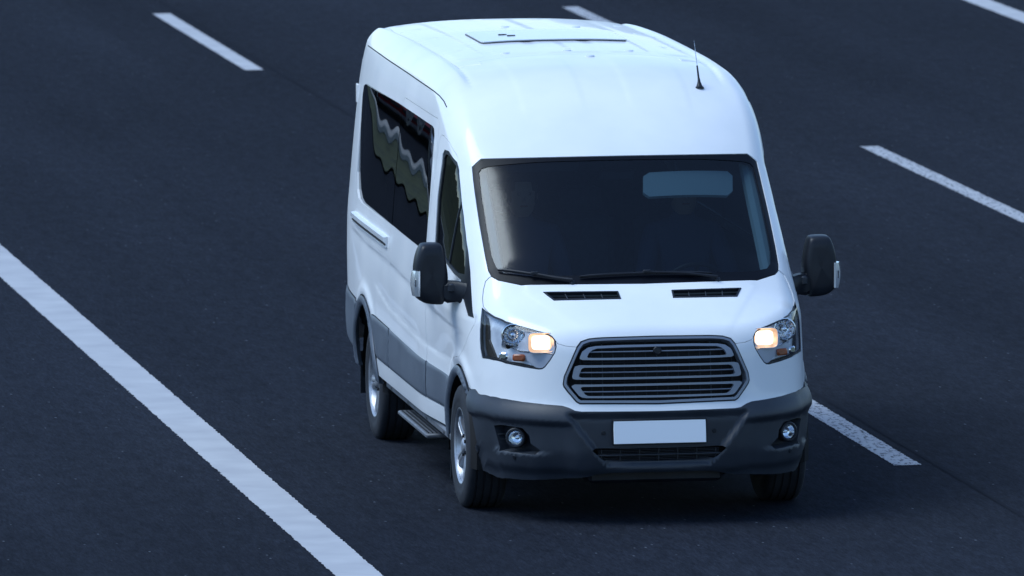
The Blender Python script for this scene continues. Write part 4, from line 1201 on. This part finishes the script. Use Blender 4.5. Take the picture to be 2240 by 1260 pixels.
def make_car(x, y, paint, label):
    r = empty("car", (x, y, 0)); tag(r, label, "car", "cars on the slip road beside the verge")
    prof = [(-2.15, .35), (-2.2, .62), (-2.05, .80), (-1.2, .93), (-.55, 1.36), (.0, 1.45), (.9, 1.42), (1.7, 1.05), (2.1, 1.0), (2.2, .65), (2.15, .35)]
    rings = []
    for xx, k, zt in ((-.88, .93, .0), (-.90, .98, .0), (-.70, 1.0, .02), (0, 1.0, .03), (.70, 1.0, .02), (.90, .98, .0), (.88, .93, .0)):
        rings.append([(xx * (1 if z < .95 else 1 - .32 * (z - .95)), yy * k, .35 + (z - .35) * (1 if abs(xx) < .8 else .97) + zt * (z > 1)) for yy, z in prof])
    Mesh().loft(rings).build("car_body", paint, r, body=False)
    for s in (1, -1):
        Mesh().add([(s * .86, -.95, 1.0), (s * .79, -.5, 1.32), (s * .78, .1, 1.36), (s * .86, .1, .98)], [(0, 1, 2, 3)]).build("side_window", FRIT, r, body=False)
        Mesh().add([(s * .86, .16, .98), (s * .78, .16, 1.36), (s * .79, .85, 1.34), (s * .86, 1.35, 1.0)], [(0, 1, 2, 3)]).build("side_window", FRIT, r, body=False)
        for yy in (-1.35, 1.35):
            w = Mesh().lathe([(.2, -.09), (.31, -.1), (.325, -.06), (.325, .06), (.31, .1), (.2, .09), (.0001, .07)] if s > 0 else [(.0001, -.07), (.2, -.09), (.31, -.1), (.325, -.06), (.325, .06), (.31, .1), (.2, .09)], 'x', (s * .83, yy, .325), 20).build("wheel", TYRE, r, body=False)
            Mesh().lathe([(.2, .0), (.19, .02), (.0001, .03)], Matrix(((0, 0, s), (1, 0, 0), (0, 1, 0))), (s * .915, yy, .325), 14).build("rim", SILVER, w, body=False)
        Mesh().box((s * .62, -2.12, .70), (.36, .12, .13), .03).build("headlight", CHROME, r, body=False)
    Mesh().add([(-.72, -1.17, .975), (.72, -1.17, .975), (.62, -.60, 1.36), (-.62, -.60, 1.36)], [(0, 1, 2, 3)]).build("windscreen", FRIT, r, body=False)
    Mesh().box((0, -2.19, .55), (1.0, .04, .16), .02).build("grille", BLACK, r, body=False)
    return r
make_car(-7.7, 30, mat("car_grey", (.30, .32, .35), .2, .6, coat=1), "silver grey hatchback on the slip road, nearest the minibus")
make_car(-7.6, 38, mat("car_red", (.16, .01, .015), .2, .2, coat=1), "dark red hatchback on the slip road behind the silver grey one")
make_car(-7.8, 46, mat("car_black", (.015, .015, .018), .2, .2, coat=1), "black hatchback last in the row on the slip road")

HILLM = vary(mat("wooded_hillside", (.02, .03, .015), .95), (.012, .020, .010), (.035, .05, .022), .06, detail=8)
def ridge(name, pts, h, m):
    V = []; F = []
    n = len(pts)
    for i, (x, y) in enumerate(pts):
        hh = h * (.75 + .25 * math.sin(i * 1.7) + .12 * math.sin(i * 4.1))
        V += [(x, y, -.2), (x * 1.10, y * 1.10 + 4, hh)]
    for i in range(n - 1): F.append((2 * i, 2 * i + 2, 2 * i + 3, 2 * i + 1))
    V2 = [(v[0] * 1.35, v[1] * 1.35 + 8, -.2) for v in V[0::2]]
    k = len(V); V += V2
    for i in range(n - 1): F.append((2 * i + 1, 2 * i + 3, k + i + 1, k + i))
    return tag(finish(name, V, F, m), kind="structure")
ring = [(-420 * math.cos(math.radians(a)), 700 * math.sin(math.radians(a))) for a in np.linspace(-60, 240, 76)]
ridge("hills", ring, 34, HILLM)
bank = [(-30 - 3 * math.sin(i * .9), -60 + 14 * i) for i in range(44)]
V = []; F = []
for i, (x, y) in enumerate(bank):
    V += [(x + 6, y, -.15), (x, y, 2.2), (x - 4, y, 4.5 + .6 * math.sin(i * 2.1)), (x - 14, y, 6.0), (x - 40, y, -.2)]
for i in range(len(bank) - 1):
    for k in range(4): F.append((i * 5 + k, i * 5 + 5 + k, i * 5 + 6 + k, i * 5 + k + 1))
tag(finish("embankment", V, F, GRASSM), kind="structure")
